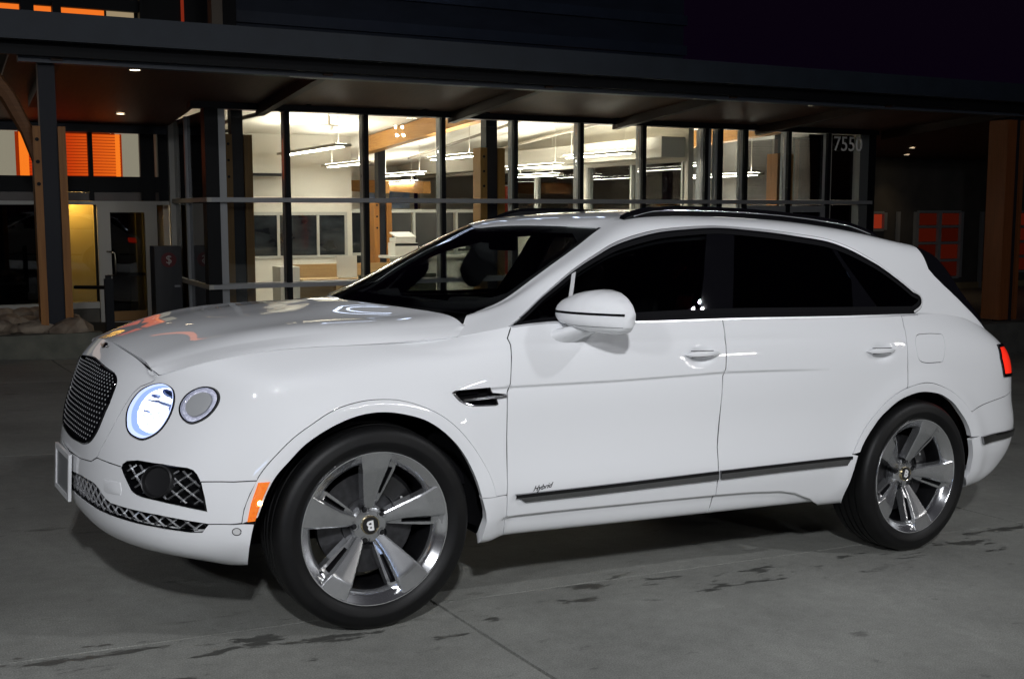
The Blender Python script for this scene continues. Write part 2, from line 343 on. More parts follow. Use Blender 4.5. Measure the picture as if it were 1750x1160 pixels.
B('transom', alu, (.2, 12.7, -.02, .10, 2.15, 2.225), (.2, 12.7, -.02, .10, .865, .94))
B('rail', alu, (-.05, 12.96, -.21, -.13, 2.155, 2.222)); B('rail', alu, (-.05, 12.96, -.21, -.13, .868, .935))
B('rail', alu_l, (-.12, -.05, -.21, 2.55, 2.155, 2.222)); B('rail', alu_l, (-.12, -.05, -.21, 2.55, .868, .935))
B('head_beam', steel_d, (-.3, 13.15, -.14, .10, 3.52, 3.72)); mb = MB(); mb.tube([(-.3, -.22, 3.70), (13.1, -.22, 3.70)], .045, 10); mb.build('gutter_pipe', steel_b, bld)
mb = MB()
for x in (1.4, 3.3, 4.4, 6.9, 7.15, 9.9, 10.9): mb.box(x, x+.07, -.27, -.14, 3.60, 3.72)
mb.build('pipe_bracket', cap_b, bld)
# doors in the right bays
for x0, x1 in ((9.92, 10.88), (10.96, 11.87)):
    d = B('glass_door', alu, (x0, x0+.10, -.06, .0, 0, 2.12), (x1-.10, x1, -.06, .0, 0, 2.12), (x0+.10, x1-.10, -.06, .0, 2.0, 2.12), (x0+.10, x1-.10, -.06, 0, 0, .25)); B('pane', dark_pane, (x0+.10, x1-.10, -.035, -.025, .25, 2.0), parent=d)
# return glazing on the left side of the box
for y0, y1 in ((.2, 1.35), (1.42, 2.5)):
    for z0, z1 in ZR: B('glass_pane', dark_pane, (-.055, -.045, y0, y1, z0, z1))
B('mullion', alu, (-.10, .0, 1.35, 1.42, 0, 3.5)); B('mullion', alu_l, (-.14, .02, 2.46, 2.58, 0, 3.5))

# entrance wall, set back on the left
EY = 2.6
B('entrance_header', steel_b, (-6.5, -.12, EY-.05, EY+.1, 3.29, 3.42)); B('spandrel', cap_b, (-6.5, -.12, EY-.02, EY+.10, 2.33, 2.585))
B('entrance_transom', alu_l, (-6.5, -.12, EY-.06, EY+.08, 2.125, 2.185)); B('spandrel', noise_mat('brown_panel', (.055, .042, .034), (.085, .062, .048), 2, .3), (-6.5, -.12, EY+.02, EY+.10, 2.187, 2.328))
for x in (-1.36, -.55, -2.95, -4.4): B('mullion', cap_b, (x-.035, x+.035, EY-.03, EY+.10, 2.19, 3.29))
B('mullion', cap_b, (-.52, -.36, EY-.03, EY+.10, 2.19, 3.29), (-.30, -.14, EY-.03, EY+.1, 2.19, 3.29))
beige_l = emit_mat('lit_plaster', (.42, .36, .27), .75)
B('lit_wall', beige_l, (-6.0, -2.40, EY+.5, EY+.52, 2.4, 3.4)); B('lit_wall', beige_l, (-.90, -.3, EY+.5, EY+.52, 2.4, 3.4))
blind = empty('slatted_blind', label='glowing orange slatted blind behind the upper entrance windows', cat='blind'); place(blind, 0, 0, 0)
def glow_mat(name, c1, c2, s):
    m = emit_mat(name, c1, s); n = m.node_tree.nodes; l = m.node_tree.links; e = [q for q in n if q.type == 'EMISSION'][0]
    tc = n.new('ShaderNodeTexCoord'); sp = n.new('ShaderNodeSeparateXYZ'); cr = n.new('ShaderNodeValToRGB'); cr.color_ramp.elements[0].color = (*c1, 1); cr.color_ramp.elements[1].color = (*c2, 1)
    l.new(tc.outputs['Generated'], sp.inputs[0]); l.new(sp.outputs[0], cr.inputs[0]); l.new(cr.outputs[0], e.inputs[0])
    cr.color_ramp.elements[0].position = .45; return m
glow = glow_mat('orange_glow', (.62, .040, .004), (1.0, .16, .012), 1.1)
sl = MB().cbox((0, 0, 0), (1.56, .012, .036)).build('slat', glow, blind); sl.location = (-1.62, EY+.36, 2.625); sl.rotation_euler = (math.radians(25), 0, 0)
for k in range(1, 14): o = bshare(sl, 'slat', (-1.62, EY+.36, 2.625+k*.049), blind); o.rotation_euler = (math.radians(25), 0, 0)
B('backlight', emit_mat('orange_backlight', (.60, .045, .004), .55), (-2.45, -.80, EY+.44, EY+.45, 2.58, 3.30), parent=blind)
B('glowing_edge', emit_mat('orange_edge', (1.0, .20, .015), 1.25), (-2.40, -2.26, EY+.33, EY+.34, 2.59, 3.29), (-.92, -.85, EY+.33, EY+.34, 2.59, 3.29), parent=blind)
for x0, x1 in ((-6.3, -4.43), (-4.37, -2.98), (-2.92, -1.40), (-1.32, -.59)): B('glass_pane', pane_m, (x0, x1, EY+.03, EY+.04, 2.59, 3.28))
s2 = empty('slatted_blind', label='narrow orange stand in for the reflection of the blind in the glass corner', cat='blind'); place(s2, 0, 0, 0)  # built in place of the blind's reflection in the return glass
B('glowing_edge', emit_mat('orange_strip', (1.0, .14, .010), 1.0), (.26, .50, EY+.2, EY+.21, 2.59, 3.29), parent=s2)
q = MB().cbox((0, 0, 0), (.17, .012, .036)).build('slat', glow, s2); q.location = (.64, EY+.2, 2.62)
for k in range(1, 14): bshare(q, 'slat', (.64, EY+.2, 2.62+k*.049), s2)
B('inner_screen', cap_b, (-.05, .85, EY+.30, EY+.36, 0, 3.4))
# lower entrance: dark window, ochre lobby, door
B('sill', alu_l, (-6.5, -1.32, EY-.12, EY+.05, .44, .54)); B('plinth_wall', noise_mat('base_blocks', (.10, .095, .08), (.14, .13, .11), 4, .8), (-6.5, -1.32, EY-.06, EY+.06, 0, .44))
B('glass_pane', dark_pane, (-6.3, -2.0, EY, EY+.012, .54, 2.12)); B('lobby_wall', dark_w, (-6.5, -1.95, EY+2.0, EY+2.1, 0, 2.4)); B('lobby_ceiling', dark_w, (-6.5, -.2, EY+.1, EY+2.1, 2.35, 2.4))
B('glass_pane', pane_m, (-1.93, -1.36, EY, EY+.012, .56, 2.12))
B('lobby_wall', yellow_w, (-2.05, -1.28, EY+.55, EY+.6, .0, 2.35)); B('lobby_wall', yellow_w, (-.52, -.42, EY+.3, EY+1.9, 0, 2.35), (-.66, -.56, EY+.18, EY+.24, .2, 2.1)); B('lobby_wall', cap_b, (-1.28, -1.20, EY+.5, EY+.62, 0, 2.1), (-1.95, -.2, EY+1.95, EY+2.0, 0, 2.35))
lt = MB().box(-1.85, -1.42, EY+.15, EY+.42, 2.30, 2.33).build('lobby_light', emit_mat('lobby_lamp', (1.0, .72, .30), 26)); place(lt); tag(lt, 'warm flat ceiling lamp in the ochre lobby', 'ceiling lamp')
door = B('entrance_door', alu_l, (-1.30, -1.10, EY-.05, EY+.02, 0, 2.13), (-.55, -.35, EY-.05, EY+.02, 0, 2.13), (-1.10, -.55, EY-.05, EY+.02, 2.0, 2.13), (-1.10, -.55, EY-.05, EY+.02, 0, .20))
B('pane', dark_pane, (-1.10, -.55, EY-.02, EY-.01, .20, 2.0), parent=door); B('kick_plate', mat('kick_brass', (.26, .14, .045), .4, .4), (-1.10, -.56, EY-.04, EY-.021, .21, .37), parent=door); B('push_bar', cap_b, (-1.10, -.55, EY+.03, EY+.06, .95, 1.0), parent=door)
mb = MB(); mb.tube([(-1.17, EY-.05, 1.36), (-1.12, EY-.12, 1.36), (-1.06, EY-.13, 1.34), (-1.05, EY-.13, 1.2), (-1.05, EY-.13, 1.02), (-1.06, EY-.13, .98), (-1.12, EY-.12, .97), (-1.17, EY-.05, .97)], .014, 10); mb.build('pull_handle', mat('handle_steel', (.6, .55, .45), .25, 1), door, True)
mb = MB(); mb.lathe([(0, EY-.07), (.018, EY-.07), (.018, EY-.05)], 12, 'y', (-1.2, 0, .90)); mb.build('lock', cap_b, door)
# night safe with a dollar sign
sg = empty('night_safe', label='dark cabinet with a red round dollar sign beside the entrance door', cat='cabinet'); place(sg, -.34, 1.9, 0)
B('body', mat('cabinet_grey', (.030, .032, .038), .4), (-.22, .20, -.20, .22, 0, 1.46), parent=sg); B('deposit_slot', alu, (.08, .17, -.215, -.20, .80, .83), parent=sg)
mb = MB(); mb.lathe([(0, -.208), (.12, -.208), (.12, -.200)], 28, 'y', (0, 0, 1.24)); mb.build('red_disc', mat('sign_red', (.12, .006, .010), .5), sg)
dt = text_mesh('dollar_sign', '$', .19, mat('sign_white', (.5, .48, .46), .6), sg, .002); dt.matrix_local = Matrix.Translation((0, -.211, 1.24)) @ Matrix.Rotation(math.pi/2, 4, 'X')

# canopy: fascia, steel beam, soffit, posts
B('fascia', slate, (-9, 30, -3.75, -3.60, 3.85, 4.15)); B('canopy_deck', steel_d, (-9, 30, -3.60, 4.2, 4.05, 4.15)); B('fascia_shadow_gap', cap_b, (-9, 30, -3.45, -3.36, 3.72, 4.05))
B('canopy_beam', steel_b, (-2.80, 30, -3.26, -3.10, 3.67, 3.775))
def sofz(y): return 3.60-.066*y
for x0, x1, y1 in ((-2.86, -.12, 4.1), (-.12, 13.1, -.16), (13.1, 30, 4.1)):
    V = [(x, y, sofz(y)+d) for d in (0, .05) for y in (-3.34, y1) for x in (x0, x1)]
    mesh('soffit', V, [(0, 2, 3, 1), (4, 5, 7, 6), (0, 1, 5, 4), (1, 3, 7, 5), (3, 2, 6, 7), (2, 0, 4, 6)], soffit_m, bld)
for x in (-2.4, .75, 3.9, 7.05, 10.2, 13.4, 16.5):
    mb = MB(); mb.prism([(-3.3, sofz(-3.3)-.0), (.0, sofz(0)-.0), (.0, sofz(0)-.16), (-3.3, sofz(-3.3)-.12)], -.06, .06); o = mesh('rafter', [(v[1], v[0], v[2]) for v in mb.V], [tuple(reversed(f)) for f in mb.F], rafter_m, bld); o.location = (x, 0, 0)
dl = emit_mat('downlight_glow', (1.0, .80, .52), 14)
spots = [(-1.41, 2.2, 'left of two over the entrance path'), (-1.0, -1.1, 'deep over the entrance door'), (.95, -2.72, 'first along the beam from the left'), (3.49, -2.65, 'second along the beam'), (5.55, -2.6, 'third along the beam'), (7.38, -2.75, 'fourth along the beam'), (9.34, -2.45, 'fifth along the beam'), (16.4, 2.1, 'upper one over the right recess'), (17.5, 3.3, 'lower one over the right recess')]
spots[0] = (-1.41, -2.35, spots[0][2]); spots[1] = (-1.05, 1.35, spots[1][2])
for x, y, w in spots:
    t = empty('downlight', label='small round soffit downlight, '+w, cat='downlight', group='soffit downlights'); place(t, x, y, sofz(y))
    mb = MB(); mb.lathe([(.085, .0), (.085, -.012), (.068, -.012), (.066, -.004)], 20); mb.build('trim_ring', alu, t)
    mb = MB(); mb.lathe([(0, -.006), (.066, -.006)], 20); mb.build('lamp', dl, t)
    ld = bpy.data.lights.new('downlight_beam', 'SPOT'); ld.energy = 16; ld.color = (1, .72, .42); ld.spot_size = math.radians(100); ld.spot_blend = .8; ld.shadow_soft_size = .06
    lo = bpy.data.objects.new('downlight_beam', ld); COL.objects.link(lo); lo.parent = t; lo.location = (0, 0, -.03)
pl = column('canopy_post', -2.50, -3.0, .50, 3.72, 2.98, 'timber and steel canopy post on a stone plinth by the planter', .085, .18, .26)
pr = empty('canopy_post', label='thick orange timber canopy post at the right edge', cat='column', group='timber and steel columns'); place(pr, 13.45, -2.9, 0)
B('timber', wood('dark_orange_timber', (.17, .052, .012), (.23, .072, .018), (14, 14, .8)), (-.20, .03, -.2, .2, .08, 3.62), parent=pr); B('steel_core', steel_d, (.032, .17, -.15, .15, .02, 3.7), parent=pr); B('timber', bpy.data.materials['dark_orange_timber'], (.172, .25, -.2, .2, .08, 3.62), parent=pr)
pn = mesh('post_plinth', [(-.34, -.34, .30), (.42, -.34, .30), (.42, .34, .30), (-.34, .34, .30), (-.19, -.19, .78), (.19, -.19, .78), (.19, .19, .78), (-.19, .19, .78)], [(0, 1, 5, 4), (1, 2, 6, 5), (2, 3, 7, 6), (3, 0, 4, 7), (4, 5, 6, 7)], stone); place(pn, -2.45, -3.0, -.28); tag(pn, 'tapered pale stone plinth under the left canopy post', 'plinth')
mb = MB(); pts = [(-.62, 0, 3.60), (-.40, 0, 3.30), (-.22, 0, 2.92), (-.12, 0, 2.55)]; mb.tube(pts, [.10, .09, .075, .05], 8); kb = mb.build('knee_brace', wood('brace_timber', (.16, .07, .03), (.22, .10, .04)), pl)
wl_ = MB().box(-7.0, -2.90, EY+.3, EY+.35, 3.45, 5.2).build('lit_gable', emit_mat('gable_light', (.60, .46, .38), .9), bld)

# planter with rocks, hand rail, kerbs
pk = MB().box(-8, -2.05, -3.42, -3.22, -.2, .64).build('planter_kerb', noise_mat('kerb_concrete', (.10, .105, .085), (.15, .15, .12), 5, .85, .3)); place(pk); tag(pk, 'low mossy concrete kerb along the front of the rock bed', 'kerb')
so = MB().box(-8, -2.10, -3.22, -1.6, .0, .60).build('planter_soil', soil); place(so); tag(so, kind='structure')
rock_m = noise_mat('granite_rock', (.16, .12, .09), (.34, .28, .21), 5, .8, .5)
rr_ = random.Random(4); rocks = []
def rock(r):
    import bmesh
    bm = bmesh.new(); bmesh.ops.create_icosphere(bm, subdivisions=2, radius=r); s = rr_.random()*20
    from mathutils import noise as N_
    for v in bm.verts:
        k = 1+.45*N_.noise(v.co/r*1.1+Vector((s, s, s)))+.15*N_.noise(v.co/r*3+Vector((s, 0, 0))); v.co *= k; v.co.z *= .68; v.co.x *= 1.25
    me = bpy.data.meshes.new('rock'); bm.to_mesh(me); bm.free(); return me
rme = [rock(r) for r in (.10, .13, .16, .19)]
ordn = ('nearest', 'second from', 'third from', 'fourth from', 'fifth from', 'sixth from', 'seventh from')
for row, (ry, rl, rz_) in enumerate(((-3.04, 'front', .64), (-2.80, 'second', .70), (-2.55, 'back', .74))):
    for k in range(7):
        q = rr_.randrange(4); x = -2.34-.19*k-rr_.random()*.08-.05*row; y = ry+rr_.uniform(-.06, .06)
        if row == 0 and k == 0: continue
        o = link('rock', rme[q], rock_m); place(o, x, y, rz_+rr_.random()*.05, rr_.random()*6)
        tag(o, 'rounded boulder in the %s row of the rock bed, %s the post plinth' % (rl, ordn[k] if k else 'nearest to'), 'rock', 'boulders in the planter')
o = link('rock', rock(.24), rock_m); place(o, -2.38, -3.12, .60, .4); tag(o, 'largest flat boulder at the front edge of the rock bed beside the post', 'rock', 'boulders in the planter')
hr = empty('hand_rail', label='black steel hand rail post standing in front of the ochre lobby', cat='hand rail'); place(hr, -1.98, -3.55, 0)
B('post', cap_b, (-.045, .045, -.05, .05, .30, 1.26), parent=hr); mb = MB(); mb.tube([(0, 0, 1.16), (-.30, .55, 1.14)], .022, 8); mb.build('bar', cap_b, hr); B('finial', cap_b, (-.03, .03, -.035, .035, 1.26, 1.30), parent=hr)
kr = MB().box(2.5, 30, -3.42, -3.1, -1.0, .06).build('right_kerb', noise_mat('step_concrete', (.07, .07, .065), (.10, .10, .09), 4, .85)); place(kr); tag(kr, 'dark low concrete step below the right canopy post', 'kerb')
kw = MB().box(-2.0, 2.5, -3.42, -3.1, -1.0, .04).build('left_kerb', bpy.data.materials['step_concrete']); place(kw); tag(kw, 'concrete kerb hidden behind the bonnet of the car', 'kerb')
# right recess
B('recess_wall', dark_w, (13.1, 30, 4.0, 4.2, -.3, 3.6)); B('recess_base', noise_mat('sand_base', (.24, .19, .10), (.30, .24, .13), 4, .85), (13.1, 30, 3.9, 4.0, -.3, .16)); B('recess_side', dark_w, (12.98, 13.12, .2, 4.0, 0, 3.6))
redg = noise_mat('red_lit_room', (.5, .06, .02), (.5, .06, .02), 1, .6)
def redwin(x0, x1, zs, cols, lev):
    w = B('window', alu, *[(x-.05, x+.05, 3.90, 4.0, zs[0], zs[-1]) for x in np.linspace(x0, x1, cols+1)], *[(x0+.05, x1-.05, 3.91, 3.99, z-.03, z+.03) for z in zs])
    for i in range(cols):
        for j in range(len(zs)-1):
            a, b = x0+(x1-x0)*i/cols+.06, x0+(x1-x0)*(i+1)/cols-.06
            B('pane', emit_mat('red_window', (.55, .05, .018), lev*(.6+.8*random.random())), (a, b, 3.975, 3.985, zs[j]+.04, zs[j+1]-.04), parent=w)
redwin(16.6, 17.5, [1.55, 1.98], 2, .5); redwin(18.6, 20.2, [.3, .75, 1.2, 1.62, 2.0], 2, .06); redwin(22.0, 23.6, [.4, .8, 1.2, 1.6, 2.0], 2, .07)
redwin(14.4, 15.5, [1.55, 1.98], 1, .35)
B('drain_pipe', alu, (17.9, 17.98, 3.88, 3.96, 0, 2.0)); B('drain_pipe', alu, (20.9, 20.98, 3.88, 3.96, 0, 2.0))

# upper storey above the canopy
B('upper_wall', noise_mat('night_cladding', (.014, .024, .048), (.022, .034, .064), 1.2, .6, stretch=(1, 1, 3)), (-.6, 12.2, 5.2, 5.4, 4.15, 9.0), (-9, -2.95, 3.0, 3.1, 4.15, 4.35))
for z in (5.05, 5.62, 6.3): B('upper_band', noise_mat('upper_band', (.022, .036, .066), (.03, .046, .08), 2, .5) if z < 5.1 else bpy.data.materials['upper_band'], (-.6, 12.2, 5.05, 5.2, z, z+.22))
B('upper_window', emit_mat('upper_orange', (1.0, .20, .02), .9), (-3.3, -1.02, 2.9, 2.92, 4.7, 5.36), (-2.0, -1.02, 2.9, 2.92, 5.50, 6.3)); B('upper_frame', cap_b, (-9, -.52, 2.6, 2.7, 5.25, 5.44), (-2.32, -2.12, 2.5, 2.7, 4.2, 6.3), (-1.85, -1.72, 2.5, 2.7, 4.2, 5.3), (-.52, -.46, 2.5, 2.7, 4.2, 6.3)); B('upper_window', emit_mat('upper_cream', (.55, .42, .25), .6), (-.98, -.55, 2.9, 2.92, 5.50, 6.3), (-.98, -.55, 2.9, 2.92, 4.7, 5.36))
B('upper_fin', noise_mat('tan_fin', (.17, .14, .11), (.2, .17, .13), 3, .7), (.62, .80, 2.4, 2.7, 4.15, 6.5)); B('upper_slot', emit_mat('upper_red', (.5, .05, .02), .35), (.22, .27, 2.9, 2.92, 4.9, 6.0)); B('upper_back', cap_b, (-9, 1.2, 3.1, 3.2, 4.15, 8.0), (-.46, .62, 2.95, 3.0, 4.15, 7))
tan = MB().box(0, .38, 0, .05, 0, .20).build('wall_plaque', noise_mat('tan_plaque', (.20, .17, .12), (.24, .2, .15), 5, .7)); place(tan, 2.5, 4.95, 6.12); tag(tan, 'small tan plaque on the dark upper wall', 'plaque')
for x in (8.6, 9.55): B('upper_window', emit_mat('upper_dim', (.35, .11, .02), .18), (x, x+.75, 5.16, 5.19, 5.33, 5.50))

# lit sign band on the upper storey, above the top of the picture
sgn = empty('roof_sign', label='blue white lit sign band high on the upper storey', cat='sign'); place(sgn, 0, 0, 0)
sl_ = emit_mat('sign_light', (.62, .74, 1.0), 5.0)
for x0, x1, z0, z1 in ((3.2, 4.6, 6.85, 6.97), (3.2, 3.32, 6.97, 7.75), (3.32, 4.6, 7.63, 7.75), (5.1, 6.3, 6.85, 6.97), (5.1, 5.22, 6.97, 7.9), (6.18, 6.3, 6.97, 7.9), (6.9, 8.3, 7.2, 7.34), (7.5, 7.62, 7.34, 8.1), (8.8, 8.92, 6.9, 7.9), (9.5, 9.62, 6.9, 7.9), (8.92, 9.5, 7.4, 7.5)): B('light_bar', sl_, (x0, x1, 4.9, 4.97, z0, z1), parent=sgn)
B('back_panel', cap_b, (2.9, 9.9, 4.98, 5.04, 6.72, 8.3), parent=sgn)

# house number on the glass
nt_ = text_mesh('house_number', '7550', .40, mat('number_grey', (.80, .80, .80), .5), None, .004); nt_.matrix_world = BM @ Matrix.Translation((12.36, -.118, 3.31)) @ Matrix.Rotation(math.pi/2, 4, 'X') @ Matrix.Diagonal((.95, 1, 1, 1)); tag(nt_, 'grey house number 7550 at the top right of the glass front', 'house number')

# hanging lamps
lampw = emit_mat('tube_light', (1.0, .92, .79), 56.0); lampu = emit_mat('tube_uplight', (1.0, .91, .77), 36.0); shell_m = mat('lamp_shell', (.42, .38, .32), .4, .3)
def pendant(x, y0, y1, z, zc, lab):
    t = empty('pendant_lamp', label=lab, cat='pendant lamp', group='linear office pendants'); place(t, x, y0, z); L = y1-y0
    B('housing', shell_m, (-.15, .15, 0, L, .0, .045), parent=t)
    for a, b in ((.12, L/2-.04), (L/2+.04, L-.12)): B('diffuser', lampw, (-.06, .06, a, b, -.012, -.001), parent=t)
    B('uplight', lampu, (-.11, .11, .1, L-.1, .046, .052), parent=t)
    for yy in (.25, L-.25):
        mb = MB(); mb.tube([(0, yy, .05), (0, yy, zc-z)], .005, 6); mb.build('cable', white_w, t)
for a in ((2.60, 1.6, 5.2, 3.12, 3.8, 'long pendant lamp nearest the left end of the office'), (4.95, 1.3, 3.3, 3.0, 3.75, 'short pendant lamp beside the middle column'), (7.45, 2.6, 5.0, 2.92, 3.7, 'pendant lamp right of the middle column'), (8.0, .9, 3.4, 3.1, 3.75, 'pendant lamp close to the partition, nearest the glass'), (8.5, 4.6, 6.6, 2.8, 3.6, 'pendant lamp along the partition, farther back'), (6.1, 6.4, 9.0, 2.85, 3.5, 'pendant lamp above the glazed screen'), (3.9, 4.2, 6.4, 2.95, 3.6, 'pendant lamp left of the timber beam'), (10.3, 1.9, 4.6, 2.95, 3.6, 'pendant lamp in the side room beyond the partition'), (11.9, 2.0, 4.4, 2.78, 3.6, 'pendant lamp in the side room by the end wall'), (7.3, 9.8, 12.6, 2.75, 3.4, 'pendant lamp at the very back of the office')): pendant(*a)
# security camera dome and hanger bits
t = empty('dome_camera', label='small white dome camera under the office ceiling', cat='camera'); place(t, 2.95, 3.4, 3.62)
mb = MB(); mb.lathe([(0, -.13), (.05, -.12), (.075, -.08), (.08, -.03)], 16); mb.build('dome', white_w, t, True); mb = MB(); mb.lathe([(.02, .18), (.02, 0), (.17, -.02), (.19, -.035), (.0, -.03)], 20); mb.build('shade', shell_m, t, True)

# office furniture seen through the glass
oak = wood('oak_veneer', (.34, .22, .10), (.42, .28, .13)); desk_w = mat('desk_white', (.62, .60, .55), .5); grey_f = noise_mat('olive_fabric', (.055, .058, .035), (.075, .078, .048), 60, .9)
t = empty('reception_desk', label='long oak fronted desk in the left part of the office', cat='desk'); place(t, 3.2, 4.2, 0)
B('front_panel', oak, (-.75, 1.25, 0, .05, 0, 1.0), parent=t); B('desk_top', oak, (-.75, 1.2, -.62, -.01, .70, .74), parent=t); B('side_panel', desk_w, (-1.15, -.78, -.5, .05, 0, .98), parent=t); B('leg', oak, (-.1, .02, -.6, -.5, 0, .70), (1.1, 1.2, -.6, -.5, 0, .70), parent=t)
t = empty('desk_screen', label='pale upright panel standing on the oak desk', cat='screen'); place(t, 3.42, 3.9, .745); B('panel', desk_w, (-.2, .2, -.02, .02, 0, .42), parent=t); B('foot', desk_w, (-.15, .15, -.1, .1, -.0, .012), parent=t)
for k, (x, lab) in enumerate(((3.55, 'left olive waiting chair in front of the oak desk'), (4.35, 'right olive waiting chair in front of the oak desk'))):
    t = empty('office_chair', label=lab, cat='chair', group='olive chairs by the oak desk'); place(t, x, 2.6, 0)
    B('backrest', grey_f, (-.36, .36, -.06, 0, .44, .86), parent=t); B('seat', grey_f, (-.36, .36, 0, .55, .38, .47), parent=t)
    for sx in (-.36, .34):
        for sy in (-.04, .5): B('leg', alu, (sx, sx+.025, sy, sy+.025, 0, .62 if sy < 0 else .38), parent=t)
t = empty('service_counter', label='white counter running behind the middle of the glass front', cat='counter'); place(t, 5.9, 4.6, 0)
B('front_panel', desk_w, (-1.3, 2.6, 0, .06, 0, 1.06), parent=t); B('counter_top', desk_w, (-1.36, 2.66, -.1, .55, 1.062, 1.11), parent=t)
t = empty('printer', label='white office printer with a lifted lid on the counter', cat='printer'); place(t, 4.95, 4.8, 1.112)
B('body', desk_w, (-.25, .25, -.2, .2, 0, .26), parent=t); B('paper_slot', cap_b, (-.25, .25, -.204, -.2, .20, .25), parent=t); B('scanner', desk_w, (-.22, .20, -.18, .2, .27, .36), parent=t); l_ = B('lid', desk_w, (-.22, .22, -.18, .2, 0, .03), parent=t); l_.location = (0, 0, .40); l_.rotation_euler = (.25, 0, 0)
t = empty('monitor', label='white backed computer monitor on the counter', cat='monitor'); place(t, 6.15, 4.85, 1.112); B('display', desk_w, (-.24, .24, -.015, .015, .12, .42), parent=t); B('stand', alu, (-.03, .03, -.01, .03, 0, .12), (-.1, .1, -.08, .08, 0, .012), parent=t)
t = empty('telephone', label='small white desk telephone on the right of the counter', cat='telephone'); place(t, 7.4, 4.75, 1.112); B('base', desk_w, (-.12, .12, -.1, .1, 0, .05), parent=t); B('handset', cap_b, (-.10, -.05, -.1, .1, .051, .085), parent=t)
t = empty('banner_flag', label='red and dark patterned banner hanging beside the middle column', cat='banner'); place(t, 5.32, 1.0, 0)
def cloth(x0, x1, z0, z1, m, ph):
    V = []; n = 9
    for j in range(8):
        for i in range(n):
            q = i/(n-1); V.append((x0+(x1-x0)*q*(1-.25*j/7), .03*math.sin(q*9+ph+j*.3), z1+(z0-z1)*j/7))
    o = mesh('cloth', V, [(j*n+i, j*n+i+1, (j+1)*n+i+1, (j+1)*n+i) for j in range(7) for i in range(n-1)], m, t, True); md = o.modifiers.new('s', 'SOLIDIFY'); md.thickness = .004
cloth(-.02, .16, .9, 2.45, mat('red_cloth', (.55, .05, .012), .8), 0); cloth(-.42, -.20, .9, 2.42, noise_mat('patterned_cloth', (.01, .015, .04), (.4, .42, .48), 40, .8), 1)
mb = MB(); mb.tube([(-.45, .05, 2.47), (.18, .05, 2.47)], .012, 8); mb.build('pole', alu, t); B('stand', cap_b, (-.14, -.10, .03, .07, 0, 2.47), parent=t)
for k, (x, z, lab) in enumerate(((6.1, 2.02, 'left pale blue lit notice board at the back of the office'), (7.3, 2.05, 'middle pale blue lit notice board at the back of the office'), (8.2, 2.1, 'right pale blue lit notice board at the back of the office'))):
    o = MB().box(0, .62, -.03, 0, 0, .62).build('notice_board', noise_mat('board_blue', (.24, .40, .75), (.55, .66, .9), 3, .5) if k == 0 else bpy.data.materials['board_blue']); place(o, x, 13.98, z); tag(o, lab, 'notice board', 'notice boards at the back')
# ------------------------------------------------------------------ body surfaces of the car (metres, car frame)
def nat_spline_matrix(t, te):
    """matrix mapping ctrl values at knots t to values at te (natural cubic)"""
    n=len(t); h=np.diff(t)
    A=np.zeros((n,n)); B=np.zeros((n,n)); A[0,0]=A[-1,-1]=1
    for i in range(1,n-1):
        A[i,i-1]=h[i-1]; A[i,i]=2*(h[i-1]+h[i]); A[i,i+1]=h[i]
        B[i,i-1]=6/h[i-1]; B[i,i]=-6/h[i-1]-6/h[i]; B[i,i+1]=6/h[i]
    M=np.linalg.solve(A,B)
    te=np.asarray(te,float); k=np.clip(np.searchsorted(t,te,side='right')-1,0,n-2)
    E=np.zeros((len(te),n)); r=np.arange(len(te))
    a=(t[k+1]-te)/h[k]; b=(te-t[k])/h[k]
    E[r,k]+=a; E[r,k+1]+=b
    E+=((a**3-a)*h[k]**2/6)[:,None]*M[k]+((b**3-b)*h[k]**2/6)[:,None]*M[k+1]
    return E
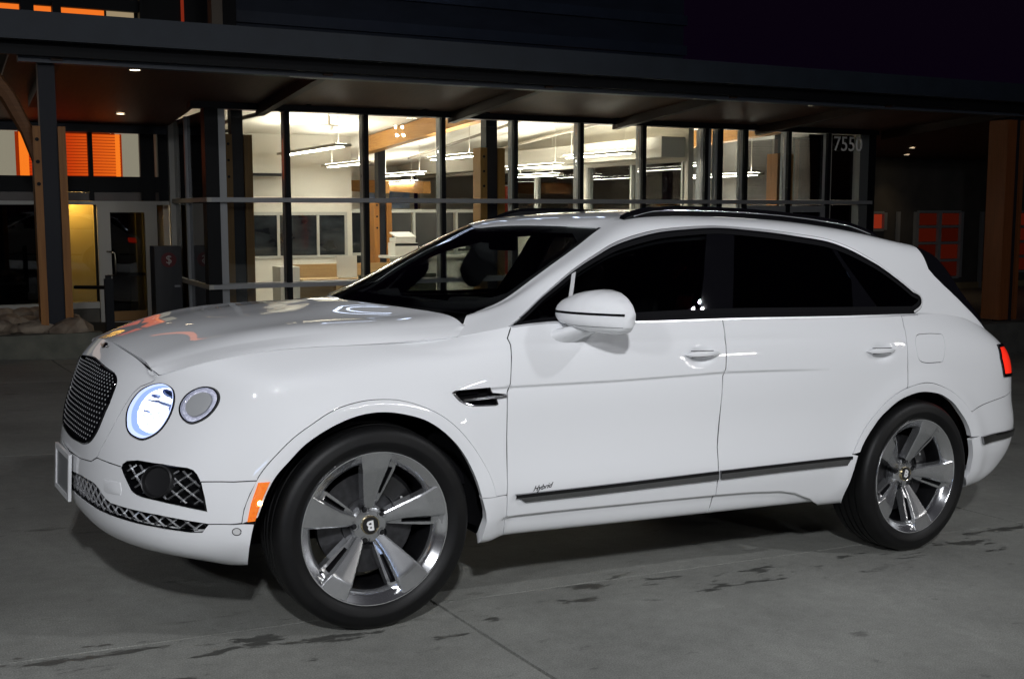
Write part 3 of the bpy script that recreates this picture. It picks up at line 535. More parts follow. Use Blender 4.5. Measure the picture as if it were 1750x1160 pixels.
# S1 control net  [col][row] = (x,w,z)
Zc=lambda zs,xs,ws: [(x,w,z) for z,x,w in zip(zs,xs,ws)]
FR=[.265,.305,.38,.48,.60,.74,.86,.95,1.018]
def side(x,ws,z7,z8,z0=.272):
    zs=[z0,.30,.39,.49,.61,.76,.90,z7,z8]
    return [(x,w,z) for w,z in zip(ws,zs)]
NET=[
 Zc(FR,[-.80,-.87,-.925,-.94,-.935,-.915,-.885,-.845,-.79],[0]*9),
 Zc([.265,.305,.38,.48,.60,.74,.86,.94,1.003],[-.785,-.86,-.91,-.925,-.92,-.90,-.868,-.835,-.782],[.30]*9),
 Zc([.265,.305,.38,.48,.60,.74,.85,.92,.965],[-.70,-.79,-.855,-.87,-.86,-.825,-.79,-.775,-.76],[.55,.56,.56,.56,.56,.55,.54,.53,.51]),
 Zc([.265,.305,.38,.48,.60,.74,.84,.91,.947],[-.58,-.68,-.745,-.76,-.75,-.70,-.67,-.69,-.735],[.70,.745,.765,.775,.78,.77,.745,.68,.61]),
 Zc([.262,.306,.39,.49,.61,.75,.87,.955,1.005],[-.50,-.56,-.60,-.605,-.595,-.565,-.54,-.555,-.60],[.80,.85,.885,.897,.902,.892,.87,.815,.735]),
 side(-.42,[.86,.915,.955,.965,.968,.96,.94,.895,.785],.975,1.045),
 side(0,[.90,.95,.975,.983,.985,.985,.965,.92,.825],1.01,1.075),
 side(.36,[.89,.94,.965,.98,.98,.977,.97,.935,.855],1.04,1.105),
 side(.60,[.88,.925,.958,.978,.972,.968,.972,.955,.915],1.06,1.157),
 side(1.1,[.88,.925,.958,.98,.973,.968,.974,.963,.925],1.06,1.176),
 side(1.65,[.88,.925,.958,.98,.973,.969,.976,.965,.925],1.065,1.190),
 side(2.3,[.88,.925,.958,.98,.975,.972,.978,.965,.92],1.07,1.203),
 side(2.95,[.88,.935,.965,.985,.99,.993,.99,.965,.885],1.08,1.217),
 side(3.4,[.85,.92,.955,.975,.98,.975,.965,.93,.835],1.08,1.20),
 Zc([.28,.33,.42,.50,.62,.74,.88,1.02,1.112],[3.66,3.78,3.90,3.94,3.955,3.92,3.90,3.86,3.76],[.76,.80,.81,.82,.82,.82,.82,.80,.76]),
 Zc([.28,.33,.42,.50,.62,.74,.88,1.02,1.10],[3.80,3.95,4.07,4.11,4.12,4.075,4.055,4.01,3.92],[.55]*9),
 Zc([.28,.33,.42,.50,.62,.74,.88,1.02,1.09],[3.86,4.02,4.13,4.17,4.18,4.13,4.10,4.03,3.94],[.28]*9),
 Zc([.28,.33,.42,.50,.62,.74,.88,1.02,1.09],[3.88,4.04,4.15,4.19,4.20,4.15,4.12,4.05,3.96],[0]*9),
]
NET=np.array(NET)  # cols,rows,3
class Surf:
    def __init__(s,net):
        mir=net*np.array([1,-1,1])
        ext=np.concatenate([mir[2:0:-1],net,mir[-2:-4:-1]],0)
        s.net=ext
        d=np.linalg.norm(np.diff(ext,axis=0),axis=2).mean(1)
        s.tu=np.concatenate([[0],np.cumsum(d)]); s.u0=s.tu[2]; s.u1=s.tu[-3]
        s.tu=s.tu-s.u0; s.u1-=s.u0; s.u0=0.
        d=np.linalg.norm(np.diff(ext,axis=1),axis=2).mean(0)
        s.tv=np.concatenate([[0],np.cumsum(d)]); s.v1=s.tv[-1]
    def __call__(s,u,v):
        """pointwise evaluation u,v arrays same shape -> (...,3) (x,w,z)"""
        sh=np.shape(u); u=np.ravel(u); v=np.ravel(v)
        Eu=nat_spline_matrix(s.tu,u); Ev=nat_spline_matrix(s.tv,v)
        return np.einsum('ni,nj,ijk->nk',Eu,Ev,s.net,optimize=True).reshape(sh+(3,))
    def grid(s,us,vs):
        Eu=nat_spline_matrix(s.tu,us); Ev=nat_spline_matrix(s.tv,vs)
        return np.einsum('ni,mj,ijk->nmk',Eu,Ev,s.net,optimize=True)
S1=Surf(NET)

KS=[((.36,.855,1.105),(.477,.70,1.187),(.20,1.205)),
((.50,.905,1.14),(.622,.69,1.228),(.33,1.27)),
((.68,.918,1.16),(.767,.688,1.314),(.52,1.365)),
((.88,.922,1.168),(.924,.67,1.411),(.70,1.455)),
((1.08,.924,1.176),(1.102,.625,1.511),(.86,1.537)),
((1.24,.925,1.181),(1.215,.588,1.571),(.98,1.588)),
((1.45,.925,1.187),(1.42,.595,1.628),(1.35,1.648)),
((1.75,.925,1.192),(1.75,.605,1.652),(1.75,1.683)),
((2.15,.922,1.20),(2.15,.61,1.658),(2.15,1.69)),
((2.5,.915,1.207),(2.5,.61,1.648),(2.5,1.68)),
((2.85,.89,1.214),(2.85,.605,1.62),(2.87,1.65)),
((3.15,.862,1.212),(3.15,.60,1.585),(3.2,1.612)),
((3.4,.835,1.20),(3.35,.605,1.535),(3.42,1.565)),
((3.55,.80,1.165),(3.49,.665,1.38),(3.56,1.40)),
((3.65,.775,1.135),(3.65,.72,1.231),(3.74,1.24)),
((3.70,.76,1.12),(3.78,.70,1.115),(3.94,1.09))]
_uu=np.linspace(1.2,5.5,900); _top=S1(_uu,np.full(900,S1.v1)); _k=np.maximum.accumulate(_top[:,0])
net=[]
for kk,(B_,C_,T_) in enumerate(KS):
    B_=np.array([np.interp(B_[0],_k,_top[:,i]) for i in range(3)]);C_=np.array(C_);T_=np.array([T_[0],0,T_[1]])
    L=np.linalg.norm(C_-B_); sc=min(1,L/.45)*(.45,.5,.6,.8,.95)[kk] if kk<5 else min(1,L/.45)
    col=[B_]
    for s,b in ((.33,.035),(.62,.066),(.86,.080)):
        p=B_+(C_-B_)*s; p[1]+=b*sc; p[2]+=b*sc*.25; col.append(p)
    col.append(C_)
    for q in (.8,.45,0):
        w=C_[1]*q
        col.append(np.array([T_[0]+(C_[0]-T_[0])*q**2,w,T_[2]+(C_[2]-T_[2])*q**2.2]))
    net.append(col)
G=np.array(net)
class Surf3(Surf):
    def __init__(s,net):
        mir=net[:,::-1]*np.array([1,-1,1])
        ext=np.concatenate([net,mir[:,1:3]],1)
        s.net=ext
        d=np.linalg.norm(np.diff(ext,axis=0),axis=2).mean(1); s.tu=np.concatenate([[0],np.cumsum(d)]); s.u1=s.tu[-1]
        d=np.linalg.norm(np.diff(ext,axis=1),axis=2).mean(0); s.tv=np.concatenate([[0],np.cumsum(d)]); s.v1=s.tv[-3]
        s.nr=net.shape[1]
S3=Surf3(G)
# hood: stations front->rear, rows shut->crease->...->centre
HS=[[(-.735,.61,.947),(-.757,.555,.968),(-.765,.42,.992),(-.778,.22,1.008),(-.785,0,1.018)],
[(-.60,.735,1.005),(-.56,.665,1.04),(-.55,.46,1.070),(-.57,.22,1.076),(-.58,0,1.080)],
[(-.42,.785,1.045),(-.40,.72,1.075),(-.39,.50,1.108),(-.40,.24,1.116),(-.40,0,1.119)],
[(0,.825,1.075),(-.02,.772,1.118),(-.02,.55,1.152),(-.02,.26,1.168),(-.02,0,1.170)],
[(.22,.845,1.093),(.20,.79,1.130),(.19,.57,1.165),(.14,.27,1.190),(.12,0,1.195)],
[(.36,.855,1.105),(.43,.80,1.147),(.40,.60,1.185),(.27,.30,1.20),(.20,0,1.205)]]
HS=np.array(HS); _l=lambda a,b,t:a+(b-a)*t
HS=np.stack([HS[:,0],_l(HS[:,0],HS[:,1],.45),_l(HS[:,0],HS[:,1],.86),HS[:,1]+np.array([0,.3,1,1,1,.6])[:,None]*np.array([0,0,.004]),_l(HS[:,1],HS[:,2],.055),_l(HS[:,1],HS[:,2],.16)+(0,0,.002)]+[HS[:,i] for i in range(2,HS.shape[1])],1)
SH=Surf3(HS)

# shut lines, openings and lamp outlines as surface coordinates (metres along / up the body)
UV={
'flare_f':[[1.0281,0.2722],[1.0322,0.322],[1.0459,0.3772],[1.0672,0.4365],[1.0969,0.4836],[1.134,0.5234],[1.1854,0.5655],[1.246,0.599],[1.2987,0.6265],[1.3532,0.6508],[1.407,0.6674],[1.4584,0.6786],[1.5149,0.6834],[1.5738,0.6821],[1.6414,0.6696],[1.7049,0.6489],[1.7782,0.614],[1.8442,0.565],[1.899,0.5123],[1.9438,0.4577],[1.9829,0.3991],[2.0116,0.3361],[2.0242,0.2995]],
'arch_f':[[1.0441,0.0408],[1.0526,0.1732],[1.0579,0.2296],[1.0677,0.2761],[1.0778,0.3178],[1.101,0.3986],[1.126,0.4467],[1.1615,0.4866],[1.2086,0.5317],[1.2657,0.5665],[1.326,0.5936],[1.3898,0.6165],[1.4489,0.6317],[1.505,0.6385],[1.564,0.6372],[1.6236,0.6278],[1.68,0.6134],[1.7329,0.5898],[1.7928,0.5503],[1.8467,0.5023],[1.8853,0.4547],[1.9171,0.4013],[1.9412,0.3484],[1.9608,0.2974],[1.9857,0.2359],[1.9949,0.1981],[1.9951,0.1494],[1.9983,0.0204]],
'flare_r':[[4.0187,0.3555],[4.0478,0.4112],[4.0803,0.4609],[4.1156,0.5019],[4.1581,0.5421],[4.2046,0.5838],[4.2572,0.6189],[4.3123,0.6453],[4.3701,0.6634],[4.4304,0.6754],[4.5026,0.6818],[4.5643,0.6768],[4.6232,0.664],[4.6882,0.6445],[4.749,0.6181],[4.8002,0.5883],[4.8466,0.5563],[4.888,0.523],[4.9193,0.4887],[4.9461,0.445],[4.9641,0.398]],
'arch_r':[[4.0799,0.0035],[4.0301,0.1652],[4.0364,0.2323],[4.0433,0.2955],[4.0615,0.3617],[4.0983,0.4228],[4.1418,0.4736],[4.1881,0.5215],[4.2433,0.5622],[4.2966,0.5959],[4.3612,0.6207],[4.4249,0.6349],[4.4942,0.6399],[4.5576,0.6347],[4.6256,0.623],[4.6908,0.5988],[4.7525,0.5658],[4.8056,0.5262],[4.8537,0.485],[4.8918,0.4372],[4.9159,0.3836],[4.9336,0.331],[4.9479,0.2754],[4.9524,0.2333],[4.9552,0.1934],[4.9418,0.1638]],
'gap1':[[2.1083,0.9439],[2.0816,0.8891],[2.0908,0.8611],[2.0873,0.812],[2.0794,0.726],[2.0695,0.6958],[2.0716,0.609],[2.0738,0.5243],[2.0778,0.4179],[2.08,0.2998]],
'gap1b':[[2.08,0.2998],[2.0956,0.1877],[2.1147,0.0861]],
'gap2':[[3.2024,0.9394],[3.2006,0.8659],[3.1982,0.8106],[3.1953,0.7587],[3.1845,0.7311],[3.1822,0.5785],[3.1739,0.4311],[3.1801,0.3405],[3.1842,0.2693],[3.1942,0.199],[3.1971,0.1264]],
'gap3':[[4.4148,0.9364],[4.3961,0.8935],[4.3809,0.8332],[4.3748,0.7791],[4.3735,0.7231],[4.3685,0.6821],[4.3658,0.6635]],
'shell':[[0.5475,0.7833],[0.512,0.7211],[0.494,0.6652],[0.4746,0.6067],[0.4547,0.5515],[0.4252,0.4986],[0.3862,0.4391]],
'shellb':[[0.3862,0.4391],[0.332,0.4142],[0.2035,0.4031],[0.0,0.3925]],
'seam1':[[0.3869,0.437],[0.479,0.4348],[0.559,0.434]],
'fogtop':[[0.5667,0.4312],[0.569,0.4444],[0.5866,0.4581],[0.6376,0.4692],[0.7413,0.4709],[0.8353,0.4637],[0.8579,0.456],[0.8734,0.4418],[0.8923,0.4149]],
'fogbot':[[0.5667,0.4312],[0.5815,0.4148],[0.6107,0.3861],[0.6357,0.3609],[0.6565,0.3521],[0.6837,0.3475],[0.7521,0.3438],[0.818,0.3337],[0.8786,0.321],[0.922,0.3115],[0.9108,0.3598],[0.8923,0.4149]],
'seam2':[[0.8919,0.417],[0.9947,0.4169],[1.0643,0.4239]],
'seam3':[[0.9296,0.2653],[0.9968,0.2671],[1.0282,0.2701],[1.0662,0.272]],
'lgt':[[0.046,0.3257],[0.2359,0.3394],[0.3773,0.3384],[0.4231,0.327],[0.4589,0.31],[0.4862,0.2983],[0.5234,0.2909],[0.6095,0.2919],[0.6799,0.2931],[0.7533,0.2915],[0.8196,0.284],[0.8806,0.2737],[0.9296,0.2653]],
'lgb':[[0.1227,0.2506],[0.296,0.2492],[0.4223,0.2457],[0.5541,0.247],[0.6481,0.2477],[0.7382,0.2482],[0.8174,0.2421],[0.8695,0.2357],[0.9089,0.2368],[0.9296,0.2653]],
'seam4':[[4.8928,0.5228],[4.9534,0.5411],[5.0149,0.5579],[5.1016,0.5772],[5.2092,0.5964],[5.3189,0.6182]],
'grille':[[0.1648,0.8261],[0.2844,0.8178],[0.3578,0.8015],[0.3869,0.7687],[0.3932,0.7156],[0.389,0.6471],[0.3759,0.5972],[0.3616,0.5498],[0.3347,0.5121],[0.3015,0.4867],[0.2583,0.4707],[0.1494,0.4595],[0.0298,0.4535]],
'lamp':[[0.5297,0.592],[0.5171,0.6282],[0.5182,0.6648],[0.5301,0.7062],[0.5528,0.7525],[0.5983,0.8066],[0.6781,0.8593],[0.731,0.864],[0.743,0.8396],[0.7374,0.7963],[0.7233,0.746],[0.7092,0.6807],[0.7005,0.6353],[0.69,0.5994],[0.6759,0.573],[0.6545,0.5537],[0.6295,0.541],[0.5971,0.5423],[0.5646,0.5523],[0.5418,0.571]],
'lamp2':[[0.738,0.6888],[0.7427,0.7213],[0.7615,0.7563],[0.7906,0.7863],[0.821,0.8038],[0.849,0.8121],[0.8733,0.8094],[0.8908,0.7953],[0.8989,0.7753],[0.9,0.7494],[0.8939,0.7251],[0.8799,0.6977],[0.8628,0.6733],[0.8407,0.6512],[0.8164,0.6359],[0.7931,0.6288],[0.7687,0.6367],[0.749,0.6572]],
'vent':[[1.8221,0.7023],[1.8335,0.7071],[1.9101,0.7107],[1.9878,0.714],[2.0024,0.6953],[2.0633,0.6888],[2.0647,0.6802],[2.0191,0.6748],[2.0267,0.6541],[2.0174,0.6508],[1.9636,0.6504],[1.9105,0.6518],[1.8788,0.6597],[1.8527,0.6721],[1.8347,0.6875]],
'trim1':[[2.1181,0.2981],[2.1653,0.2665],[2.4647,0.2716],[2.7979,0.2801],[3.1796,0.2885],[3.1741,0.3265],[2.7922,0.3154],[2.4593,0.3058]],
'trim2':[[3.1935,0.2884],[3.5497,0.2979],[3.9819,0.3053],[4.0076,0.346],[3.582,0.3362],[3.1878,0.3269]],
'trim3':[[4.9781,0.3935],[4.9979,0.3503],[5.1114,0.3563],[5.3149,0.3566],[5.3225,0.3937],[5.1041,0.3983]],
'fuel':[[4.4563,0.8484],[4.4722,0.8589],[4.5079,0.8627],[4.5854,0.8626],[4.6582,0.8594],[4.6837,0.8527],[4.686,0.837],[4.6667,0.7792],[4.6553,0.7632],[4.6229,0.7578],[4.5499,0.7579],[4.4933,0.7615],[4.457,0.775],[4.445,0.8022],[4.4459,0.8272]],
'marker':[[1.0664,0.4176],[1.1022,0.4198],[1.0875,0.3774],[1.0754,0.3348],[1.0642,0.2803],[1.0427,0.2783],[1.0495,0.3432]],
'tail':[[5.1934,0.8389],[5.1722,0.7785],[5.1957,0.6989]],
'sensor':[[1.0142,0.2428]],
'tow':[[0.4661,0.3681],[0.5736,0.3784],[0.5848,0.3503],[0.58,0.332],[0.4986,0.3241],[0.472,0.3276]],
'crease':[[1.736,0.702],[1.8376,0.7079],[2.0796,0.7174],[2.5855,0.7276],[3.1935,0.7476],[3.5134,0.7484],[3.8497,0.7481]],
'lowcr':[[2.1066,0.2098],[2.362,0.2122],[2.6282,0.2132],[2.9116,0.2139],[3.1978,0.213],[3.3933,0.2104],[3.5986,0.2002],[3.6991,0.1812],[3.8109,0.1355],[3.9085,0.0483]],
'handle1':[[3.048,0.8093]],
'handle2':[[4.1747,0.8076]],
'hybrid':[[2.1931,0.308],[2.2934,0.325]],
'G_dlo':[[0.2276,0.0242],[0.2697,0.0815],[0.3133,0.136],[0.361,0.1851],[0.4515,0.2368],[0.5471,0.2706],[0.6308,0.2845],[0.7006,0.2896],[0.7783,0.2923],[0.8611,0.2909],[0.9869,0.2918],[1.1293,0.2985],[1.2964,0.3037],[1.4941,0.3094],[1.6511,0.3044],[1.8299,0.2974],[2.0153,0.2883],[2.2097,0.2764],[2.2874,0.265],[2.3662,0.2498],[2.4462,0.2303],[2.5277,0.2078],[2.6085,0.1774],[2.6907,0.1421],[2.7693,0.1031],[2.8351,0.0679],[2.8302,0.0464],[2.7834,0.0143],[2.7324,0.0]],
'G_ws':[[0.0067,0.3074],[0.0809,0.2631],[0.1461,0.3286],[0.2392,0.3929],[0.3322,0.3913],[0.5262,0.3992],[0.7255,0.403],[0.8619,0.4014]],
'G_header':[[0.8619,0.4014],[0.8588,0.4937],[0.8586,0.591],[0.8506,0.677],[0.8387,0.769],[0.8222,0.8669],[0.798,0.9703],[0.7793,1.0317]],
'G_bar1':[[0.572,0.2579],[0.4772,0.0]],
'G_bar1b':[[0.5496,0.2562],[0.4568,0.0]],
'G_bpil':[[1.4313,0.3101],[1.3391,0.1425],[1.2386,0.0]],
'G_bpil2':[[1.5956,0.3071],[1.5216,0.1413],[1.4506,0.0]],
'G_cbar':[[2.1768,0.2768],[2.2698,0.1735],[2.2923,0.1338],[2.2404,0.0]],
'G_cbar2':[[2.2082,0.274],[2.3067,0.1702],[2.4049,0.0635],[2.471,0.0]],
'G_frit':[[0.056,0.5817],[0.1428,0.7081],[0.2352,0.7786],[0.4939,0.9071],[0.7375,0.8617],[0.781,0.4365],[0.7863,0.3814],[0.4107,0.3005],[0.2428,0.2631],[0.1801,0.284]],
'G_rail':[[1.0519,0.4475],[1.3813,0.7343],[1.6495,0.8515],[1.7768,0.7709],[1.9691,0.5207],[2.3217,0.4352],[2.6831,0.3725]]}
# ------------------------------------------------------------------ the car
PI = math.pi
paint = mat('white_car_paint', (.79, .80, .815), .5, 0, 1.0, spec=.0, coat_rough=.012)
lining = mat('black_lining', (.006, .006, .007), .9, spec=.1)
gloss_black = mat('gloss_black', (.004, .004, .005), .012, 0, 0)
satin_black = mat('satin_black', (.012, .012, .013), .45)
chrome = mat('chrome', (.80, .81, .83), .10, 1.0)
satin_chrome = mat('satin_chrome', (.80, .81, .83), .36, .72)
dark_chrome = mat('dark_chrome', (.30, .30, .31), .16, 1.0)
rubber = noise_mat('tyre_rubber', (.0035, .0035, .004), (.006, .006, .006), 9, .5, .05)
rubber.node_tree.nodes['Principled BSDF'].inputs['Specular IOR Level'].default_value = .28
alloy = mat('polished_alloy', (.78, .79, .81), .16, .95, .3)
machined = noise_mat('machined_alloy', (.58, .59, .60), (.53, .54, .555), 60, .21, 0, .88)
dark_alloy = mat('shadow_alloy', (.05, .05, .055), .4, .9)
amber = noise_mat('amber_lens', (.42, .085, .006), (.60, .15, .012), 90, .15, .4)
amber.node_tree.nodes['Principled BSDF'].inputs['Emission Color'].default_value = (1, .2, .01, 1); amber.node_tree.nodes['Principled BSDF'].inputs['Emission Strength'].default_value = .55
red_lens = mat('red_lens', (.45, .01, .008), .15, 0, 1.0, (1, .03, .01), 1.1)
tint_front = glass_mat('tinted_front_glass', (.55, .58, .58), 1.5)
tint_rear = glass_mat('privacy_glass', (.012, .012, .014), 1.5)
clear_screen = glass_mat('windscreen_glass', (.88, .92, .90), 1.38, refl=.9)
lens_glass = glass_mat('lamp_lens', (.96, .97, 1.0), 1.4)
cabin = mat('dark_cabin_trim', (.010, .010, .011), .7, spec=.2)
leather = mat('black_leather', (.014, .014, .015), .5)
white_letter = mat('white_enamel', (.8, .8, .8), .4)

car = empty('parked_car', (0, 0, 0), 'large white luxury SUV parked on the drive with its round headlight lit', 'car')
car.matrix_world = CARM
def CP(name, V, F, m, parent=None, smooth=True, normals=None, mirror=False):
    """one part of the car, and on request its twin on the other side"""
    o = mesh(name, V, F, m, parent or car, smooth, normals)
    if mirror:
        V2 = np.array(V)*[1, -1, 1]; F2 = [tuple(reversed(f)) for f in F]
        n2 = None if normals is None else np.array(normals)*[1, -1, 1]
        pp = parent.get('_twin') if parent is not None else None
        o2 = mesh(name, V2, F2, m, TWIN.get(parent.name, car) if parent is not None else car, smooth, n2)
        TWIN[o.name] = o2
    return o
TWIN = {}
U1, V1 = S1.u1, S1.v1; V3 = S3.v1; VH = SH.v1
_cr, _lw = np.array(UV['crease']), np.array(UV['lowcr'])          # shoulder and sill creases along the body
def sstep(a, b, x):
    t = np.clip((x-a)/(b-a), 0, 1); return t*t*(3-2*t)
def relief1(p, u, v):
    x, w, z = p[:, 0], np.abs(p[:, 1]), p[:, 2]; D = np.zeros(len(x))
    side = sstep(.80, .9, w)
    zc = np.interp(x, [.28, .545, 1.05, 1.66, 1.98, 2.5], [.905, .919, .93, .956, .958, .958])
    A = .009*sstep(.24, .40, x)*(1-sstep(1.85, 2.45, x)); uu = np.where(np.abs(u) > U1, 2*U1-np.abs(u), np.abs(u)); d = np.interp(uu, _cr[:, 0], _cr[:, 1])-v
    D -= A*np.where(d > 0, np.exp(-np.maximum(d, 0)/.055)*sstep(0, .006, d), 0)
    dl = np.interp(uu, _lw[:, 0], _lw[:, 1], right=-.1)-v
    D -= .020*sstep(0, .018, dl)*sstep(.50, .60, x)*(x < 2.6)
    for xc, zc2, R in ((-.02, .376, .475), (2.985, .376, .475)):
        r = np.hypot(x-xc, (z-zc2)); D += .012*np.exp(-((r-.50)/.06)**2)*side*sstep(.30, .40, z)
    zs = np.interp(x, [.3, .55, 1.66, 2.4], [1.055, 1.085, 1.098, 1.10]); D -= .0035*np.exp(-((z-zs)/.018)**2)*side*sstep(.0, .3, x)*(1-sstep(1.9, 2.4, x))
    for xh, zh in ((1.515, 1.034), (2.665, 1.036)):
        D -= .020*np.exp(-(((x-xh)/.062)**2+((z-zh+.004)/.034)**2)**1.5)*side
    return D
def fold1(u, v):
    u = np.asarray(u, float); sg = np.where((u < 0) | (u > U1), -1., 1.); U = np.abs(u); U = np.where(U > U1, 2*U1-U, U)
    p = S1(U, v); p[..., 1] *= -sg; return p
def fold3(u, v):
    v = np.asarray(v, float); sg = np.where(v > V3, -1., 1.); p = S3(u, np.where(v > V3, 2*V3-v, v)); p[..., 1] *= -sg; return p
def foldH(u, v):
    v = np.asarray(v, float); sg = np.where(v > VH, -1., 1.); p = SH(u, np.where(v > VH, 2*VH-v, v)); p[..., 1] *= -sg; return p
def nrm(f, u, v, h=2e-3):
    n = np.cross(f(u+h, v)-f(u-h, v), f(u, v+h)-f(u, v-h)); return n/np.maximum(np.linalg.norm(n, axis=1), 1e-12)[:, None]
class Skin:
    def __init__(s, fold, relief=None): s.f = fold; s.r = relief
    def pos(s, u, v, off=0.):
        p = s.f(u, v)
        n = nrm(s.f, u, v)
        d = off+(s.r(p, u, v) if s.r else 0)
        return p+n*(np.zeros(len(p))+d)[:, None]
    def __call__(s, u, v, off=0.):
        u = np.asarray(u, float); v = np.asarray(v, float); g = lambda a, b: s.pos(a, b, off)
        return g(u, v), nrm(g, u, v, 3e-3)
K1, K3, KH = Skin(fold1, relief1), Skin(fold3), Skin(foldH)

def inpoly(P, poly):
    x, y = P[:, 0], P[:, 1]; c = np.zeros(len(P), bool); n = len(poly)
    for i in range(n):
        x1, y1 = poly[i]; x2, y2 = poly[(i+1) % n]
        if y1 == y2: continue
        m = (y1 > y) != (y2 > y); c ^= m & (x < (x2-x1)*(y-y1)/(y2-y1)+x1)
    return c
def area2(p): p = np.asarray(p); q = np.roll(p, -1, 0); return (p[:, 0]*q[:, 1]-q[:, 0]*p[:, 1]).sum()/2
def ccw(p): p = np.asarray(p, float); return p if area2(p) > 0 else p[::-1]
def clean(p):
    p = np.asarray(p, float); k = np.linalg.norm(p-np.roll(p, 1, 0), axis=1) > 1e-4; return p[k]
def dens(p, step):
    p = clean(p)
    out = []
    for a, b in zip(p, np.roll(p, -1, 0)):
        n = max(1, int(math.ceil(np.linalg.norm(b-a)/step))); out += [a+(b-a)*k/n for k in range(n)]
    return np.array(out)
def inset(p, d, keep=None):
    """move a CCW outline inward by d (outward if negative)"""
    e = np.roll(p, -1, 0)-p; e /= np.linalg.norm(e, axis=1)[:, None]; n = np.stack([-e[:, 1], e[:, 0]], 1)
    m = n+np.roll(n, 1, 0); L = (m*m).sum(1); m = m/np.maximum(L, .35)[:, None]*2/1.0
    q = p+m*d*.5*1.0*np.where(True, 1, 1)
    q = p+(n+np.roll(n, 1, 0))/np.maximum(1+(n*np.roll(n, 1, 0)).sum(1), .35)[:, None]*d
    if keep is not None: k = keep(p); q[k] = p[k]
    return q
def panel(name, K, outer, m, holes=(), step=.022, gap=.0025, off=0., thick=.018, parent=None, mirror=False, keep=None, hgap=None, extra=None):
    O = inset(dens(clean(ccw(outer)), step*.7), gap, keep)
    H = [inset(dens(clean(ccw(h)), step*.5), -(gap if hgap is None else hgap)) for h in holes]
    lo, hi = O.min(0), O.max(0)
    gx, gy = np.meshgrid(np.arange(lo[0]+step/2, hi[0], step), np.arange(lo[1]+step/2, hi[1], step)); gx[::2] += step*.5
    Q = np.stack([gx.ravel(), gy.ravel()], 1); k = inpoly(Q, O)
    for h in H: k &= ~inpoly(Q, h)
    Q = Q[k]; B = np.concatenate([O]+H)
    if len(Q):
        keepq = np.ones(len(Q), bool)
        for i in range(0, len(Q), 2000):
            d = ((Q[i:i+2000, None]-B[None])**2).sum(-1).min(1); keepq[i:i+2000] = d > (step*.45)**2
        Q = Q[keepq]
    rows = []
    if extra is not None:
        X_ = np.array([t[:2] for t in extra]); ID = np.array([t[2] for t in extra]); k = inpoly(X_, inset(O, .003))
        for h in H: k &= ~inpoly(X_, h)
        seq = np.arange(len(X_))[k]; X_ = X_[k]; ID = ID[k]
        rows = [i for i in range(len(X_)-1) if ID[i] == ID[i+1] and ID[i] >= 0 and seq[i+1] == seq[i]+1]
        if len(X_) and len(Q):
            kq = np.ones(len(Q), bool)
            for i in range(0, len(Q), 500): kq[i:i+500] = ((Q[i:i+500, None]-X_[None])**2).sum(-1).min(1) > (step*.3)**2
            nb = len(B)+int(kq.sum()); rows = [(nb+i, nb+i+1) for i in rows]; Q = np.concatenate([Q[kq], X_])
    P = np.concatenate([B, Q]); E = []; k0 = 0
    for loop in [O]+H:
        n = len(loop); E += [(k0+i, k0+(i+1) % n) for i in range(n)]; k0 += n
    E += [e for e in rows if isinstance(e, tuple)]
    r = delaunay_2d_cdt([Vector(p) for p in P], E, [], 0, 1e-7)
    vs = np.array([tuple(v) for v in r[0]]); T = np.array([f for f in r[2] if len(f) == 3])
    c = vs[T].mean(1); k = inpoly(c, O)
    for h in H: k &= ~inpoly(c, h)
    T = T[k]; A = vs[T]; s = (A[:, 1, 0]-A[:, 0, 0])*(A[:, 2, 1]-A[:, 0, 1])-(A[:, 1, 1]-A[:, 0, 1])*(A[:, 2, 0]-A[:, 0, 0])
    T[s < 0] = T[s < 0][:, ::-1]; T = T[np.abs(s) > 1e-12]
    X, N = K(vs[:, 0], vs[:, 1], off)
    V = list(X); NN = list(N); F = [tuple(t) for t in T]
    if thick:
        for li, loop in enumerate([O]+H):
            x, n = K(loop[:, 0], loop[:, 1], off); n0 = len(V); L = len(loop)
            tt = np.roll(x, -1, 0)-np.roll(x, 1, 0); sn = np.cross(tt, n); sn /= np.maximum(np.linalg.norm(sn, axis=1), 1e-9)[:, None]
            if li: sn = -sn
            V += list(x)+list(x-n*thick); NN += list(sn)*2
            for i in range(L):
                j = (i+1) % L; f = (n0+i, n0+L+i, n0+L+j, n0+j); F.append(f if li == 0 else f[::-1])
    return CP(name, np.array(V), F, m, parent, True, np.array(NN), mirror)
def ribbon(name, K, line, w, off, m, parent=None, mirror=False):
    p = np.array(line, float); t = np.gradient(p, axis=0); t /= np.maximum(np.linalg.norm(t, axis=1), 1e-9)[:, None]; n = np.stack([-t[:, 1], t[:, 0]], 1)
    a, b = p-n*w, p+n*w; X, _ = K(np.r_[a[:, 0], b[:, 0]], np.r_[a[:, 1], b[:, 1]], off); L = len(p)
    return CP(name, X, [(i, i+1, L+i+1, L+i) for i in range(L-1)], m, parent, True, None, mirror)
def loft(name, K, poly, rings, m, parent=None, cap=False, mirror=False, ctr=None):
    """rings of (scale, depth) about the outline's centre, along the centre's normal"""
    p = dens(clean(ccw(poly)), .012); c = np.array(ctr) if ctr is not None else p.mean(0); _, n0 = K(c[:1], c[1:], 0); V = []; L = len(p)
    for s, d in rings:
        q = c+(p-c)*s; x = K.pos(q[:, 0], q[:, 1]); V += list(x+n0[0]*d)
    F = [(r*L+i, r*L+(i+1) % L, (r+1)*L+(i+1) % L, (r+1)*L+i) for r in range(len(rings)-1) for i in range(L)]
    if cap: F.append(tuple((len(rings)-1)*L+i for i in range(L)))
    o = CP(name, np.array(V), F, m, parent, True, None, mirror); o.data.set_sharp_from_angle(angle=math.radians(40)); return o
